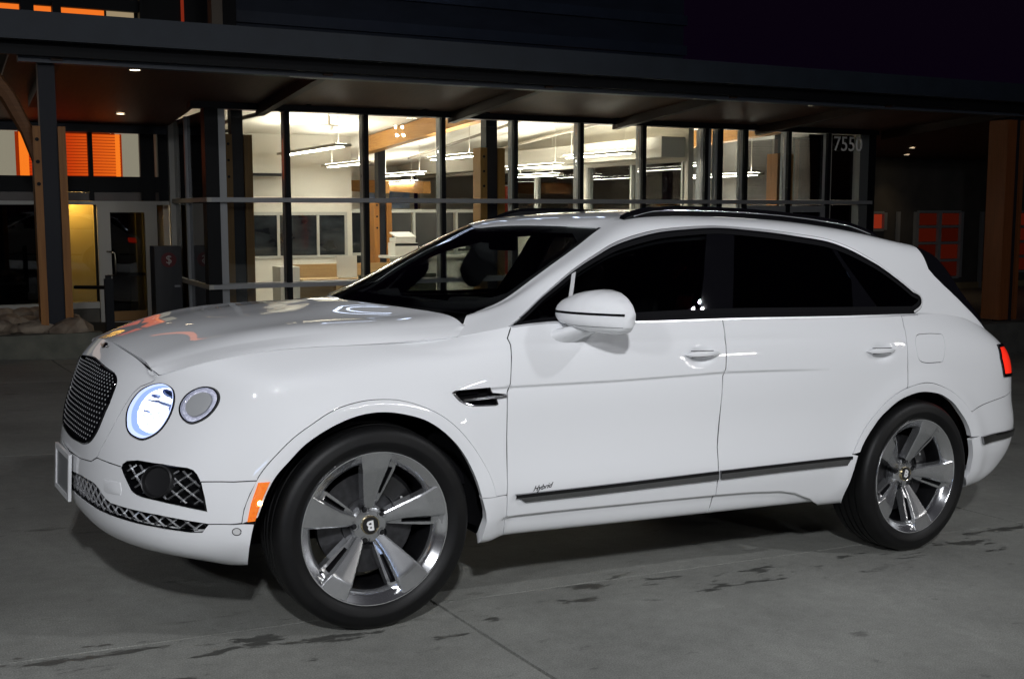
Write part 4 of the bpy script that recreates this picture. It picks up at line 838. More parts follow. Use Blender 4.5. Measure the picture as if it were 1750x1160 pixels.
def lattice(name, K, poly, angs, sp, w, off, dep, m, parent=None, mirror=False, skip=None):
    p = ccw(poly); c = (p.min(0)+p.max(0))/2; R = np.linalg.norm(p.max(0)-p.min(0))/2+.02; V = []; F = []
    for ang in angs:
        d = np.array([math.cos(ang), math.sin(ang)]); n = np.array([-d[1], d[0]])
        for k in np.arange(-R, R, sp):
            t = np.linspace(-R, R, int(2*R/.008)); q = c+n*k+d*t[:, None]; ins = inpoly(q, p); i = 0
            if skip is not None: ins &= ~inpoly(q, skip)
            while i < len(t):
                if not ins[i]: i += 1; continue
                j = i
                while j+1 < len(t) and ins[j+1]: j += 1
                if j > i:
                    s = q[i:j+1]; L = len(s); a, b = s-n*w, s+n*w
                    X1 = K.pos(a[:, 0], a[:, 1], off-dep); X2 = K.pos(s[:, 0], s[:, 1], off); X3 = K.pos(b[:, 0], b[:, 1], off-dep); o = len(V)
                    V += list(X1)+list(X2)+list(X3)
                    for q2 in range(L-1):
                        F += [(o+q2, o+q2+1, o+L+q2+1, o+L+q2), (o+L+q2, o+L+q2+1, o+2*L+q2+1, o+2*L+q2)]
                i = j+1
    o = CP(name, np.array(V), F, m, parent, False, None, mirror); o['kind'] = 'stuff'; (TWIN.get(o.name) or o)['kind'] = 'stuff'; return o

g = {k: np.array(v) for k, v in UV.items()}
def smooth_open(p, n):
    t = np.concatenate([[0], np.cumsum(np.linalg.norm(np.diff(p, axis=0), axis=1))]); return nat_spline_matrix(t, np.linspace(0, t[-1], n)) @ p
def smooth_closed(p, n):
    q = np.concatenate([p[-4:], p, p[:4]]); t = np.concatenate([[0], np.cumsum(np.linalg.norm(np.diff(q, axis=0), axis=1))]); a, b = t[4], t[4+len(p)]
    return nat_spline_matrix(t, np.linspace(a, b, n+1)[:-1]) @ q
for k_, n_ in (('lamp', 64), ('lamp2', 56), ('fuel', 48)): g[k_] = smooth_closed(ccw(g[k_]), n_)
g['G_dlo'] = np.concatenate([smooth_open(g['G_dlo'][:25], 90), smooth_open(g['G_dlo'][24:], 16)[1:]])
GA = {k: smooth_open(g[k], 4*len(g[k])) for k in ('arch_f', 'flare_f', 'arch_r', 'flare_r')}
R_ = lambda a: a[::-1]
cat = lambda *a: np.concatenate([np.atleast_2d(np.array(x, float)) for x in a])
def both(h): return cat(h, R_(h)*[-1, 1])                   # outline through the nose, mirrored
uC = .7333                                                  # front corner of the bonnet shut line
keepTop = lambda p: p[:, 1] > V1-.003
keepLow = lambda p: p[:, 1] < .003
flare_f, arch_f, flare_r, arch_r = g['flare_f'], g['arch_f'], g['flare_r'], g['arch_r']
Ff, Af, Fr, Ar = GA['flare_f'], GA['arch_f'], GA['flare_r'], GA['arch_r']
trunc = lambda a, lo, hi: a[lo:len(a) if hi is None else hi]

RID = [0]
def along(line, offs, st=.02, straight=True):
    p = np.array(line); t = p[:, 0]; u = np.arange(t[0], t[-1], st); out = []
    for o in offs:
        RID[0] += 1; out += [(a, b+o, RID[0]) for a, b in zip(u, np.interp(u, t, p[:, 1]))]
    return out
FINE = along(g['crease'], (.010, .004, .0005, -.003, -.006, -.012, -.02, -.032, -.05)) + along(g['lowcr'], (.014, .005, .0, -.006, -.012, -.018, -.026), .015)
FINE += along([[1.8, .865], [2.1, .868], [3.2, .862], [3.9, .865]], (.03, .018, .009, 0, -.009, -.018, -.03))
for hu, hv in (g['handle1'][0], g['handle2'][0]): FINE += [(hu+a+.006*(i % 2), hv-.005+b, -1) for a in np.arange(-.12, .121, .012) for i, b in enumerate(np.arange(-.06, .061, .0085)) if abs(hv-.005+b-.865) > .034 ]
FINE = [(float(a), float(b), int(i)) for a, b, i in FINE if b > .004]
# --- nose, wings, bumper
grille = both(cat([[0, .836]], smooth_open(g['grille'][:6], 24), smooth_open(g['grille'][5:], 30)[1:], [[0, .453]]))
nose = both(cat([[0, V1], [.25, V1], [.5, V1], [uC, V1]], g['shell'], g['shellb'][1:3], [[0, .398]]))
panel('grille_surround', K1, nose, paint, [grille], gap=.002)
wing_low = cat(g['seam1'], g['fogtop'], g['seam2'])
wing = cat(R_(g['shell']), [[uC, V1], [1.2, V1], [1.7, V1], [2.1083, V1]], g['gap1'], R_([q for q in Ff if q[1] > .285 and q[1] > .43 or q[0] > 1.5]), [[1.0643, .4239]], R_(wing_low))
panel('front_wing', K1, wing, paint, [g['lamp'], g['lamp2'], g['vent']], gap=.002, mirror=True, keep=lambda p: (p[:, 1] > V1-.003) & (p[:, 0] > 1.86), extra=FINE)
panel('wheel_arch_trim', K1, cat(R_(Ff), [q for q in Af if q[1] > .285 ]), paint, gap=.0006, off=.003, thick=.03, mirror=True, step=.012)
panel('sill_end', K1, cat(arch_f[23:], [[2.1147, .0204]], R_(g['gap1b'])), paint, gap=.0018, mirror=True, thick=.04)
bump_h = cat([[0, .394]], R_(g['shellb'])[1:3], g['seam1'], g['fogbot'][1:], g['seam2'], R_(flare_f[:3]), R_(g['seam3'])[2:], R_(g['lgt']), [[0, .326]])
panel('front_bumper', K1, both(bump_h), paint, gap=.002)
lip_h = cat([[0, .2515]], g['lgb'], g['seam3'][1:3], [[1.0635, .2675], arch_f[2], arch_f[1], arch_f[0]], [[.9, .02], [.6, .02], [.3, .02], [0, .02]])
panel('front_lip', K1, both(lip_h), paint, gap=.002, thick=.03)
# --- doors and rear
panel('front_door', K1, cat([[2.1083, V1]], g['gap1'], g['gap1b'][1:], [[2.1147, .015], [2.6, .012], [3.1971, .015]], R_(g['gap2']), [[3.2024, V1]]), paint, gap=.0032, mirror=True, keep=keepTop, thick=.03, extra=FINE)
fr = [tuple(x) for x in Fr if x[0] < 4.35]
panel('rear_door', K1, cat([[3.2024, V1]], g['gap2'], [[3.1971, .015], [3.6, .012], [4.08, .006]], [q for q in Ar if q[0] < 4.2 and q[1] < .362], fr, R_(g['gap3'])[0:], [[4.4148, V1]]),
      paint, gap=.0032, mirror=True, keep=keepTop, thick=.03, extra=FINE)
panel('wheel_arch_trim', K1, cat(R_(Fr), [q for q in Ar if (q[0] < 4.5 and q[1] > .350) or (q[0] >= 4.5 and q[1] > .39)]), paint, gap=.0006, off=.003, thick=.03, mirror=True, step=.012)
fr2 = [tuple(x) for x in Fr if x[0] > 4.38 and x[0] < 4.885]
lampT = cat(g['tail'], [[5.47, .705], [5.47, .862], [5.36, .862]])
panel('rear_wing', K1, cat([[4.4148, V1]], g['gap3'], fr2, g['seam4'], [[5.60, .64], [5.60, V1]]), paint, [lampT, g['fuel']], gap=.0022, mirror=True, keep=keepTop, hgap=.0012)
panel('fuel_flap', K1, g['fuel'], paint, gap=.0012, mirror=False, thick=.006)
half = cat([[U1, .02], [5.6, .02], [5.05, .02]], R_(np.array([q for q in Ar if q[0] > 4.7 and q[1] < .388])), [tuple(x) for x in R_(Fr) if x[0] > 4.90], g['seam4'], [[5.60, .64], [U1, .64]])
panel('rear_bumper', K1, half, paint, gap=.002, mirror=True, thick=.03)
panel('tailgate', K1, [[5.605, .645], [2*U1-5.605, .645], [2*U1-5.605, V1], [5.605, V1]], paint, gap=.002)
# --- dark joints behind the shut lines
for ln in ('gap1', 'gap1b', 'gap2', 'gap3', 'shell', 'seam2', 'seam4', 'seam1', 'seam3', 'shellb'):
    ribbon('panel_seal', K1, {'gap1b': g['gap1b'][:-1], 'shell': g['shell'][1:]}.get(ln, g[ln]), .008, -.0035, lining, mirror=True)
ribbon('panel_seal', K1, cat(g['fuel'], g['fuel'][:1]), .008, -.008, lining)
ribbon('panel_seal', K1, np.stack([np.linspace(0, .70, 20), np.full(20, V1-.008)], 1), .010, -.014, lining, mirror=True)
ribbon('panel_seal', K1, np.stack([np.linspace(.80, 1.84, 40), np.full(40, V1-.008)], 1), .010, -.014, lining, mirror=True)

# --- bonnet
panel('bonnet', KH, [[0, 0], [SH.u1, 0], [SH.u1, 2*VH], [0, 2*VH]], paint, gap=.003, step=.03)
panel('cowl_tray', KH, [[-.0, .0], [SH.u1+.06, 0], [SH.u1+.06, 2*VH], [0, 2*VH]], lining, gap=.01, step=.06, off=-.035, thick=0)
# --- greenhouse
dlo = g['G_dlo']; u3 = S3.u1; vC = S3.tv[4]
edge = [[u, vC] for u in np.linspace(u3-.02, .10, 40)]
tailc = np.array([(2.93, .300), (2.9618, .2146), (2.9989, .1859), (3.0626, .1508), (3.1413, .1236), (3.2352, .1071), (3.3405, .1024), (3.42, .085), (3.50, .045), (3.55, .004)])
edge = [q for q in edge if q[0] < 2.90]
side = cat([[0, 0], [dlo[0][0]-.02, 0]], dlo, [[dlo[-1][0]+.02, 0], [3.54, 0]], tailc[::-1], [[2.93, vC]], edge, [[.05, vC-.02], [0, vC-.06]])
panel('rear_pillar_trim', K3, cat(tailc, [[3.60, .004], [3.62, vC+.03], [2.935, vC+.0]]), gloss_black, gap=.0006, mirror=True, step=.03, off=-.003, thick=.01)
panel('body_side_frame', K3, side, paint, gap=.0006, mirror=True, step=.018, thick=.02)
pil = np.array([(u, v*.86) for u, v in side if u < 3.15] )
panel('pillar_lining', K3, pil, cabin, gap=.001, mirror=True, step=.04, off=-.028, thick=0)
hd = cat(g['G_header'], [[.775, V3]])
hdr = cat(hd, (R_(hd)*[1, -1]+[0, 2*V3])[1:])
tail_u = 3.16
panel('roof', K3, cat(hdr, [[.95, 2*V3-vC], [tail_u, 2*V3-vC], [tail_u, vC], [.95, vC]]), paint, gap=.001, step=.04, thick=.02)
panel('headliner', K3, cat(hdr, [[.95, 2*V3-vC], [tail_u, 2*V3-vC], [tail_u, vC], [.95, vC]]), cabin, gap=.001, step=.06, off=-.04, thick=0)
ws = cat([[.02, vC-.05], [.10, vC-.005]], [[u, vC] for u in np.linspace(.16, .855, 14)], hd)
wsf = cat(ws, (R_(ws)*[1, -1]+[0, 2*V3])[1:])
fritq = cat([[.10, .60], [.15, .50], [.26, .445], [.60, .435], [.72, .44], [.790, .50], [.770, .70], [.745, .9], [.725, V3]], )
fb = cat([[.10, V3], [.10, .8]], fritq); fb = cat(fb, (R_(fb)*[1, -1]+[0, 2*V3]))
panel('windscreen', K3, wsf, clear_screen, gap=.002, step=.04, off=-.003, thick=0)
panel('windscreen_border', K3, wsf, satin_black, [fb], gap=.002, hgap=0, step=.04, off=-.008, thick=0)
for sgn in (0,):
    ribbon('windscreen_moulding', K3, [[u, vC+.004] for u in np.linspace(.10, .86, 40)], .006, .002, satin_black, mirror=True)
panel('rear_window', K3, [[tail_u+.01, vC+.03], [u3-.10, vC+.03], [u3-.10, 2*V3-vC-.03], [tail_u+.01, 2*V3-vC-.03]], tint_rear, gap=.001, step=.05, off=-.004, thick=0)
panel('rear_window_surround', K3, [[tail_u+.03, vC+.02], [u3-.06, vC+.02], [u3-.06, 2*V3-vC-.02], [tail_u+.03, 2*V3-vC-.02]], gloss_black, gap=.001, step=.05, off=-.010, thick=0)
# side windows
def seg(l, r):
    l = np.array(l); r = np.array(r)
    top = [t for t in dlo if l[-1][0]+.01 < t[0] < r[-1][0]-.01 and t[1] > .1]
    return cat(l, np.array(top) if top else l[-1:], R_(r))
lowD = lambda b: R_(b)
b1, b1b, bp, bp2, cb, cb2 = [R_(g[k]) for k in ('G_bar1', 'G_bar1b', 'G_bpil', 'G_bpil2', 'G_cbar', 'G_cbar2')]
W = dict(off=-.006, thick=0, step=.03, gap=.0, mirror=True)
front_tri = cat([t for t in dlo if t[0] < b1b[-1][0]-.005 and t[1] > .02], R_(b1b), [[dlo[0][0], .003]])
panel('quarter_light', K3, front_tri, tint_front, **W)
panel('front_door_glass', K3, seg(b1, bp), tint_front, **W)
panel('rear_door_glass', K3, seg(bp2, cb), tint_rear, **W)
rq = cat(cb2, [t for t in dlo if t[0] > cb2[-1][0]+.01])
panel('rear_quarter_glass', K3, rq, tint_rear, **W)
W2 = dict(off=-.004, thick=.006, step=.02, gap=.0005, mirror=True)
panel('door_pillar_cover', K3, cat(bp, R_(bp2)), gloss_black, **W2)
panel('rear_pillar_cover', K3, cat(cb, R_(cb2)), gloss_black, **W2)
panel('window_bar', K3, cat(b1b, R_(b1)), mat('bar_white', (.55, .55, .56), .3, 0, 1.0), off=.0, thick=.008, step=.02, gap=.0, mirror=True)
db = cat([[dlo[0][0]-.008, .001]], dlo, [[dlo[-1][0]-.004, .001]])
dt = smooth_open(dlo[2:], 160); tt_ = np.gradient(dt, axis=0); tt_ /= np.linalg.norm(tt_, axis=1)[:, None]; nd = np.stack([tt_[:, 1], -tt_[:, 0]], 1)
ribbon('window_trim', K3, dt+nd*.0065, .0044, .005, satin_chrome, mirror=True); ribbon('window_trim_lip', K3, dt+nd*.0125, .0024, .0035, gloss_black, mirror=True); ribbon('window_trim_seal', K3, dt+nd*.0008, .0024, .001, satin_black, mirror=True)
ribbon('belt_seal', K3, [[u, .004] for u in np.linspace(.24, 2.74, 80)], .010, -.003, lining, mirror=True)
ribbon('belt_moulding', K1, [[u, V1-.004] for u in np.linspace(2.11, 4.55, 80)],      .0032, .004, satin_chrome, mirror=True)
ins = inset(dens(ccw(db), .02), .022)
ribbon('window_seal', K3, cat(ins, ins[:1]), .009, -.001, lining, mirror=True)

# --- grille meshes and pockets
panel('grille_back', K1, grille, lining, off=-.05, thick=0, gap=-.01)
loft('grille_frame', K1, grille, [(1.0, -.004), (.985, .004), (.955, .003), (.94, -.02), (.94, -.05)], gloss_black, ctr=(0, .645))
lattice('grille_mesh', K1, inset(dens(ccw(grille), .02), .010), (math.radians(52), math.radians(128)), .0236, .0040, -.006, .008, mat('grille_black_chrome', (.020, .020, .024), .25, .8))
def studs(name, K, poly, sp, off, r, m, parent=None, ratio=1.28, mirror=False):
    """bright nodes where the bars of the mesh cross"""
    p = ccw(poly); lo, hi = p.min(0), p.max(0); Q = []; row = 0; v = lo[1]
    while v < hi[1]:
        Q += [(u, v) for u in np.arange(lo[0]+(row % 2)*sp/2, hi[0], sp)]; v += sp/2*ratio; row += 1
    Q = np.array(Q); Q = Q[inpoly(Q, p)]; X, N = K(Q[:, 0], Q[:, 1], off); V = []; F = []
    for x, n in zip(X, N):
        a = np.cross(n, [0, 0, 1]); a /= np.linalg.norm(a); b = np.cross(n, a); k = len(V)
        V += [x+a*r, x+b*r, x-a*r, x-b*r, x+n*r*.8]; F += [(k, k+1, k+4), (k+1, k+2, k+4), (k+2, k+3, k+4), (k+3, k, k+4)]
    o = CP(name, np.array(V), F, m, parent, True, None, mirror); o['kind'] = 'stuff'; return o
studs('grille_stud', K1, inset(dens(ccw(grille), .02), .014), .030, -.002, .0044, mat('stud_chrome', (.80, .81, .83), .30, .6))
lg_half = cat([[0, .326]], R_(R_(g['lgt'])), R_(g['lgb'])[1:], [[0, .2515]])
lowg = both(lg_half)
panel('lower_grille_back', K1, lowg, lining, off=-.045, thick=0, gap=-.008)
bar_chrome = mat('mesh_chrome', (.78, .79, .81), .27, .86)
lattice('lower_grille_mesh', K1, lowg, (math.radians(38), math.radians(142)), .034, .0036, -.010, .006, bar_chrome)
loft('lower_grille_lining', K1, lowg, [(1.0, -.002), (.99, -.045)], gloss_black, ctr=(0, .288))
fog = cat(g['fogtop'][:-1], R_(g['fogbot'])[:-1])
panel('fog_pocket', K1, fog, lining, off=-.055, thick=0, gap=-.006, mirror=True)
loft('fog_frame', K1, fog, [(1.005, .001), (.985, .003), (.955, -.012), (.93, -.055)], gloss_black, mirror=True)
fogc = np.array([.735, .410]); th = np.linspace(0, 2*PI, 40)[:-1]
disc = fogc+np.stack([np.cos(th)*.058, np.sin(th)*.056], 1)
fl = inset(dens(ccw(fog), .02), .008)
lattice('fog_grille_mesh', K1, fl, (math.radians(38), math.radians(142)), .036, .0038, -.006, .006, bar_chrome, mirror=True, skip=disc)
loft('fog_cover', K1, disc, [(1.06, -.045), (1.06, .004), (1.0, .008), (.95, .005), (.92, -.010), (.5, -.016)], satin_black, cap=True, mirror=True)
loft('tow_cover', K1, g['tow'], [(1.0, -.002), (.985, .0018), (.96, .0022)], paint, cap=True)
sc_ = g['sensor'][0]; loft('parking_sensor', K1, sc_+np.stack([np.cos(th)*.0115, np.sin(th)*.0115], 1), [(1.15, -.003), (1.12, .001), (1.0, -.001), (.93, .0015)], mat('sensor_white', (.62, .62, .62), .4), cap=True, mirror=True)
ribbon('sensor_ring', K1, sc_+np.stack([np.cos(th)*.0125, np.sin(th)*.0125], 1), .0012, .0015, satin_black, mirror=True)
# --- lamps
lamp = g['lamp']; lc = lamp.mean(0)
hl = loft('headlight', K1, lamp, [(1.015, -.03), (1.01, .002), (.985, .007), (.955, .004)], gloss_black)
led = emit_mat('headlamp_glow', (.80, .88, 1.0), 9.0)
_n = led.node_tree.nodes; _l = led.node_tree.links; _e = [q for q in _n if q.type == 'EMISSION'][0]; _tc = _n.new('ShaderNodeTexCoord'); _v = _n.new('ShaderNodeTexVoronoi'); _v.inputs['Scale'].default_value = 75
_mr = _n.new('ShaderNodeMapRange'); _mr.inputs[1].default_value = .15; _mr.inputs[2].default_value = .75; _mr.inputs[3].default_value = 6.0; _mr.inputs[4].default_value = 1.15; _l.new(_tc.outputs['Object'], _v.inputs['Vector']); _l.new(_v.outputs['Distance'], _mr.inputs[0]); _l.new(_mr.outputs[0], _e.inputs[1]); halo = emit_mat('headlamp_halo', (.28, .40, 1.0), 1.5)
drl = emit_mat('headlamp_ring', (.55, .65, 1.0), 1.5)
loft('headlight_ring', K1, lamp, [(.955, .003), (.93, .006), (.90, -.004), (.885, -.008)], drl, hl)
loft('headlight_bowl', K1, lamp, [(.885, -.008), (.84, -.02), (.80, -.026)], halo, hl)
loft('headlight_reflector', K1, lamp, [(.80, -.026), (.70, -.050), (.45, -.066), (.2, -.07)], led, hl, cap=True)
loft('headlight_lens', K1, lamp, [(.955, .005), (.7, .014), (.4, .018), (.1, .02)], lens_glass, hl, cap=True)
inner = mat('lamp_inner', (.16, .20, .34), .3, .6)
def lampbit(du, dv, sx, sy, ang, off, m=inner, n=10, nm='headlight_projector'):
    t = np.linspace(0, 2*PI, n+1)[:-1]+PI/n; e = np.stack([np.cos(t)*sx, np.sin(t)*sy], 1); ca, sa = math.cos(ang), math.sin(ang)
    loft(nm, K1, lc+[du, dv]+e@np.array([[ca, sa], [-sa, ca]]), [(1.0, off-.02), (.95, off), (.6, off+.003)], m, hl, cap=True)
lampbit(.050, .088, .034, .032, .3, -.024, mat('lamp_projector', (.05, .07, .14), .1, .8), 16)
lampbit(.012, .012, .055, .010, -.12, -.036); lampbit(.050, -.004, .022, .020, .5, -.034, n=6); lampbit(-.040, .042, .018, .014, .5, -.030, n=5); lampbit(-.045, .010, .028, .006, .1, -.030)
lampbit(-.068, -.045, .008, .006, .2, -.03, n=5); lampbit(.048, .060, .009, .012, .1, -.034, n=4)
l2 = g['lamp2']
tl = loft('side_lamp', K1, l2, [(1.015, -.03), (1.01, .002), (.98, .008), (.94, .004)], gloss_black, mirror=True)
facet = noise_mat('lamp_crystal', (.50, .51, .58), (.95, .95, 1.0), 60, .22, .8, .6, lo=.42, hi=.58)
facet.node_tree.nodes['Principled BSDF'].inputs['Emission Color'].default_value = (.8, .82, 1, 1); facet.node_tree.nodes['Principled BSDF'].inputs['Emission Strength'].default_value = .22  # side lamp is off; this glow is added to brighten its crystal ring
loft('side_lamp_chrome', K1, l2, [(.94, .004), (.91, .007), (.875, -.002)], chrome, tl)
loft('side_lamp_crystal', K1, l2, [(.875, -.002), (.80, -.012), (.74, -.012), (.67, .004)], facet, tl)
loft('side_lamp_centre', K1, l2, [(.67, .004), (.64, .009), (.55, .010), (.3, .011), (.05, .011)], mat('lamp_centre_grey', (.36, .37, .38), .25, 0, .6), tl, cap=True)
loft('side_lamp_lens', K1, l2, [(.935, .007), (.66, .012)], lens_glass, tl)
loft('headlight', K1, lamp*[-1, 1], [(1.015, -.03), (1.01, .002), (.985, .007), (.955, .004), (.9, -.004), (.7, -.04), (.1, -.06)], gloss_black, cap=True)
panel('side_marker', K1, g['marker'], amber, off=.0075, thick=.006, gap=0, step=.01, mirror=True)
bulb = emit_mat('marker_bulb', (1, .62, .18), 14.0)
loft('marker_bulb', K1, np.array([1.0735, .345])+np.stack([np.cos(th)*.008, np.sin(th)*.011], 1), [(1, .0055), (.6, .0105), (.2, .0115)], bulb, cap=True)
panel('tail_light', K1, lampT, red_lens, off=.003, thick=.02, gap=.0, step=.015, mirror=True)
panel('tail_light_bezel', K1, lampT, gloss_black, [inset(dens(ccw(lampT), .02), .012)], off=.0075, thick=.010, gap=-.003, hgap=0, step=.01, mirror=True)
# --- trims
for nm in ('trim1', 'trim2', 'trim3'):
    t = g[nm]
    panel('door_trim', K1, t, dark_chrome, off=.012, thick=.016, gap=0, step=.012, mirror=True)
top1 = cat([g['trim1'][0]], R_(g['trim1'][5:])); top2 = cat([g['trim2'][5]], R_(g['trim2'][3:5]))
for t in (top1, top2, R_(g['trim3'])[:2][::-1]):
    t = np.array([t[0]+(t[-1]-t[0])*k for k in np.linspace(0, 1, 24)]) if len(t) == 2 else np.stack([np.linspace(t[:, 0].min(), t[:, 0].max(), 50), np.interp(np.linspace(t[:, 0].min(), t[:, 0].max(), 50), np.sort(t[:, 0]), t[np.argsort(t[:, 0]), 1])], 1)
    ribbon('trim_bevel', K1, t-[0, .006], .007, .0135, gloss_black, mirror=True)
vt = g['vent']
panel('wing_vent', K1, vt, lining, off=-.03, thick=0, gap=-.003, mirror=True)
loft('wing_vent_frame', K1, vt, [(1.01, -.002), (1.0, .005), (.93, .004), (.88, -.012), (.88, -.03)], dark_chrome, mirror=True)
def bar(name, K, line, w, off, h, m, parent=None, mirror=False):
    p = np.array(line, float); n = np.array([[0, 1.]]*len(p)); V = []; L = len(p)
    for s, o_ in ((-1, off-h), (-.8, off), (.8, off), (1, off-h)): q = p+n*w*s; V += list(K.pos(q[:, 0], q[:, 1], o_))
    F = [(k*L+i, k*L+i+1, (k+1)*L+i+1, (k+1)*L+i) for k in range(3) for i in range(L-1)]+[(0, L, 2*L, 3*L), (L-1, 4*L-1, 3*L-1, 2*L-1)]
    return CP(name, np.array(V), F, m, parent, False, None, mirror)
bar('wing_vent_bar', K1, [[u, .6735+(u-1.86)*.058] for u in np.linspace(1.865, 2.060, 14)], .0058, .010, .02, dark_chrome, mirror=True)
bar('wing_vent_bar', K1, [[u, .695+(u-1.86)*.05] for u in np.linspace(1.86, 1.94, 6)], .003, -.008, .01, gloss_black, mirror=True)
# --- door handles
def handle(u, v, drop):
    us = np.linspace(-.092, .090, 22); V = []; F = []; n = 14
    base = K1.pos(u+us, v+us*0, 0); _, N = K1(np.array([u]), np.array([v])); N = N[0]
    up = np.array([0, 0, 1.])
    for i, s in enumerate(us):
        q = (s+.092)/.182; hgt = .0165*(max(0.02, math.sin(PI*min(1, q*3.2+.08)/2)) if q < .3 else 1)*(1-.55*max(0, (q-.55)/.45)**2)
        lift = .026*math.sin(PI*min(max(q, .03), .97))**.55
        c = K1.f(np.array([u+s]), np.array([v]))[0]+N*lift
        for k in range(n):
            w = 2*PI*k/n; V.append(c+up*(math.sin(w)*hgt+.004*q)+N*math.cos(w)*.010)
    for i in range(len(us)-1):
        for k in range(n): F.append((i*n+k, i*n+(k+1) % n, (i+1)*n+(k+1) % n, (i+1)*n+k))
    F += [tuple(range(n-1, -1, -1)), tuple((len(us)-1)*n+k for k in range(n))]
    h = CP('door_handle', np.array(V), F, paint, None, True, None, True)
    for dz, a, b in ((.0165, -.075, .045), (-.012, -.07, .045)):
        L = []; 
        for s in np.linspace(a, b, 12):
            q = (s+.092)/.182; c = K1.f(np.array([u+s]), np.array([v]))[0]+N*(.026*math.sin(PI*q)**.55+.006); L.append(c+up*(dz*(1-.25*q)+.004*q))
        mb = MB(); mb.tube(L, .0022, 6); CP('handle_strip', mb.V, mb.F, gloss_black if dz < 0 else dark_chrome, h, True)
    return h
handle(g['handle1'][0][0]+.005, g['handle1'][0][1], 0); handle(g['handle2'][0][0]+.003, g['handle2'][0][1], 0)
# --- script badge on the door
p0, n0 = K1(g['hybrid'][:1, 0]+.053, g['hybrid'][:1, 1]+.011, .0015)
script = text_mesh('hybrid_badge', 'Hybrid', .037, dark_chrome, car, .0012, .55)
xx = Vector((1, 0, .125)).normalized(); nn = Vector(n0[0]); nn = (nn-xx*nn.dot(xx)).normalized(); yy = nn.cross(xx)
script.matrix_local = Matrix([[xx.x, yy.x, nn.x, p0[0][0]], [xx.y, yy.y, nn.y, p0[0][1]], [xx.z, yy.z, nn.z, p0[0][2]], [0, 0, 0, 1]]) @ Matrix.Diagonal((.86, .8, 1, 1))
# --- small winged badge above the grille
bo = np.stack([np.cos(np.linspace(0, 2*PI, 25)[:-1])*.030, .915+np.sin(np.linspace(0, 2*PI, 25)[:-1])*.016], 1)
bg = loft('nose_badge', K1, bo, [(1.1, -.002), (1.05, .003), (.9, .005)], chrome); loft('badge_centre', K1, bo, [(.9, .005), (.2, .006)], gloss_black, bg, cap=True)
for sg in (-1, 1): loft('badge_wing', K1, np.array([[sg*.032, .912], [sg*.075, .922], [sg*.070, .910], [sg*.034, .905]]), [(1, -.001), (.9, .004)], chrome, bg, cap=True)
# --- number plate bracket
mb = MB(); y0, y1, z0, z1 = -.105, .21, .388, .575
plate_m = mat('plate_bracket', (.70, .71, .72), .35, 0, .4); x0 = -.955
for a, b, c, d in ((y0, y1, z0, z0+.020), (y0, y1, z1-.022, z1), (y0, y0+.022, z0+.020, z1-.022), (y1-.022, y1, z0+.020, z1-.022)): mb.box(x0-.004, x0+.008, a, b, c, d)
fr_ = mb.build('plate_frame', plate_m, car); 
MB().box(x0+.001, x0+.006, y0+.012, y1-.012, z0+.015, z1-.015).build('plate_backing', mat('plate_back', (.22, .23, .24), .35, .3), car)
# --- door mirrors
secs = [(-.895, .81, .92, 1.235, 1.185), (-.915, .775, .945, 1.265, 1.162), (-.95, .757, .962, 1.290, 1.148), (-1.0, .757, .975, 1.309, 1.140), (-1.05, .768, .982, 1.314, 1.136), (-1.10, .797, .986, 1.306, 1.135), (-1.14, .838, .988, 1.288, 1.138), (-1.17, .885, .988, 1.262, 1.148), (-1.186, .93, .984, 1.235, 1.168)]
def mirror_pt(sec, w, k=1.0):
    y, xf, xr, zt, zb = sec; zm = 1.212
    ca, sa = math.cos(w), math.sin(w)
    xm = xr-.045; e = .78
    rx = (xm-xf) if ca < 0 else (xr-xm); rz = (zt-zm) if sa > 0 else (zm-zb)
    pz = .9 if ca < 0 else .45
    return (xm+math.copysign(abs(ca)**(.95 if ca < 0 else .35), ca)*rx*k, y, zm+math.copysign(abs(sa)**(.8 if ca < 0 else .7), sa)*rz*k)
n = 40; V = []; F = []
ys = np.array([s[0] for s in secs]); yt = -(.895+(.291)*(1-np.cos(np.linspace(0, PI, 26)))/2)
secI = [tuple([y]+[float(np.interp(-y, -ys, [s[i] for s in secs])) for i in range(1, 5)]) for y in yt]
for s in secI: V += [mirror_pt(s, 2*PI*k/n) for k in range(n)]
for i in range(len(secI)-1):
    for k in range(n): F.append((i*n+k, (i+1)*n+k, (i+1)*n+(k+1) % n, i*n+(k+1) % n))
F += [tuple(range(n)), tuple((len(secI)-1)*n+k for k in range(n-1, -1, -1))]
wm = CP('wing_mirror', np.array(V), F, paint, None, True, None, True)
def mirror_band(name, z0, z1, k, i0, i1, m):
    V = []; F = []; S_ = secI[i0:i1]
    for s in S_:
        for zz in (z0, z1):
            w = PI-math.asin(max(-1, min(1, math.copysign((abs(zz-1.212)/((s[3]-1.212) if zz > 1.212 else (1.212-s[4])))**(1/.8), zz-1.212)))); x, y, z = mirror_pt(s, w); V.append((x-.0015, y-.0012, zz))
    F = [(2*i, 2*i+1, 2*i+3, 2*i+2) for i in range(len(S_)-1)]
    CP(name, np.array(V), F, m, wm, True)
mirror_band('mirror_indicator', 1.2130, 1.2225, 1, 6, 26, gloss_black)
mirror_band('mirror_seam', 1.1665, 1.1680, 1, 3, 24, satin_black)
V = []; F = []
for t in np.linspace(0, 1, 8):
    c = np.array([.80+.09*t, -.925-.13*t, 1.108+.060*t]); rx, rz = .082*(1-t)+.05*t, .036*(1-.4*t)
    V += [c+[math.cos(w)*rx, -.0+.0*w, math.sin(w)*rz] for w in np.linspace(0, 2*PI, 25)[:-1]]
F = [(i*24+k, (i+1)*24+k, (i+1)*24+(k+1) % 24, i*24+(k+1) % 24) for i in range(7) for k in range(24)]
CP('mirror_foot', np.array(V), F, paint, wm, True)
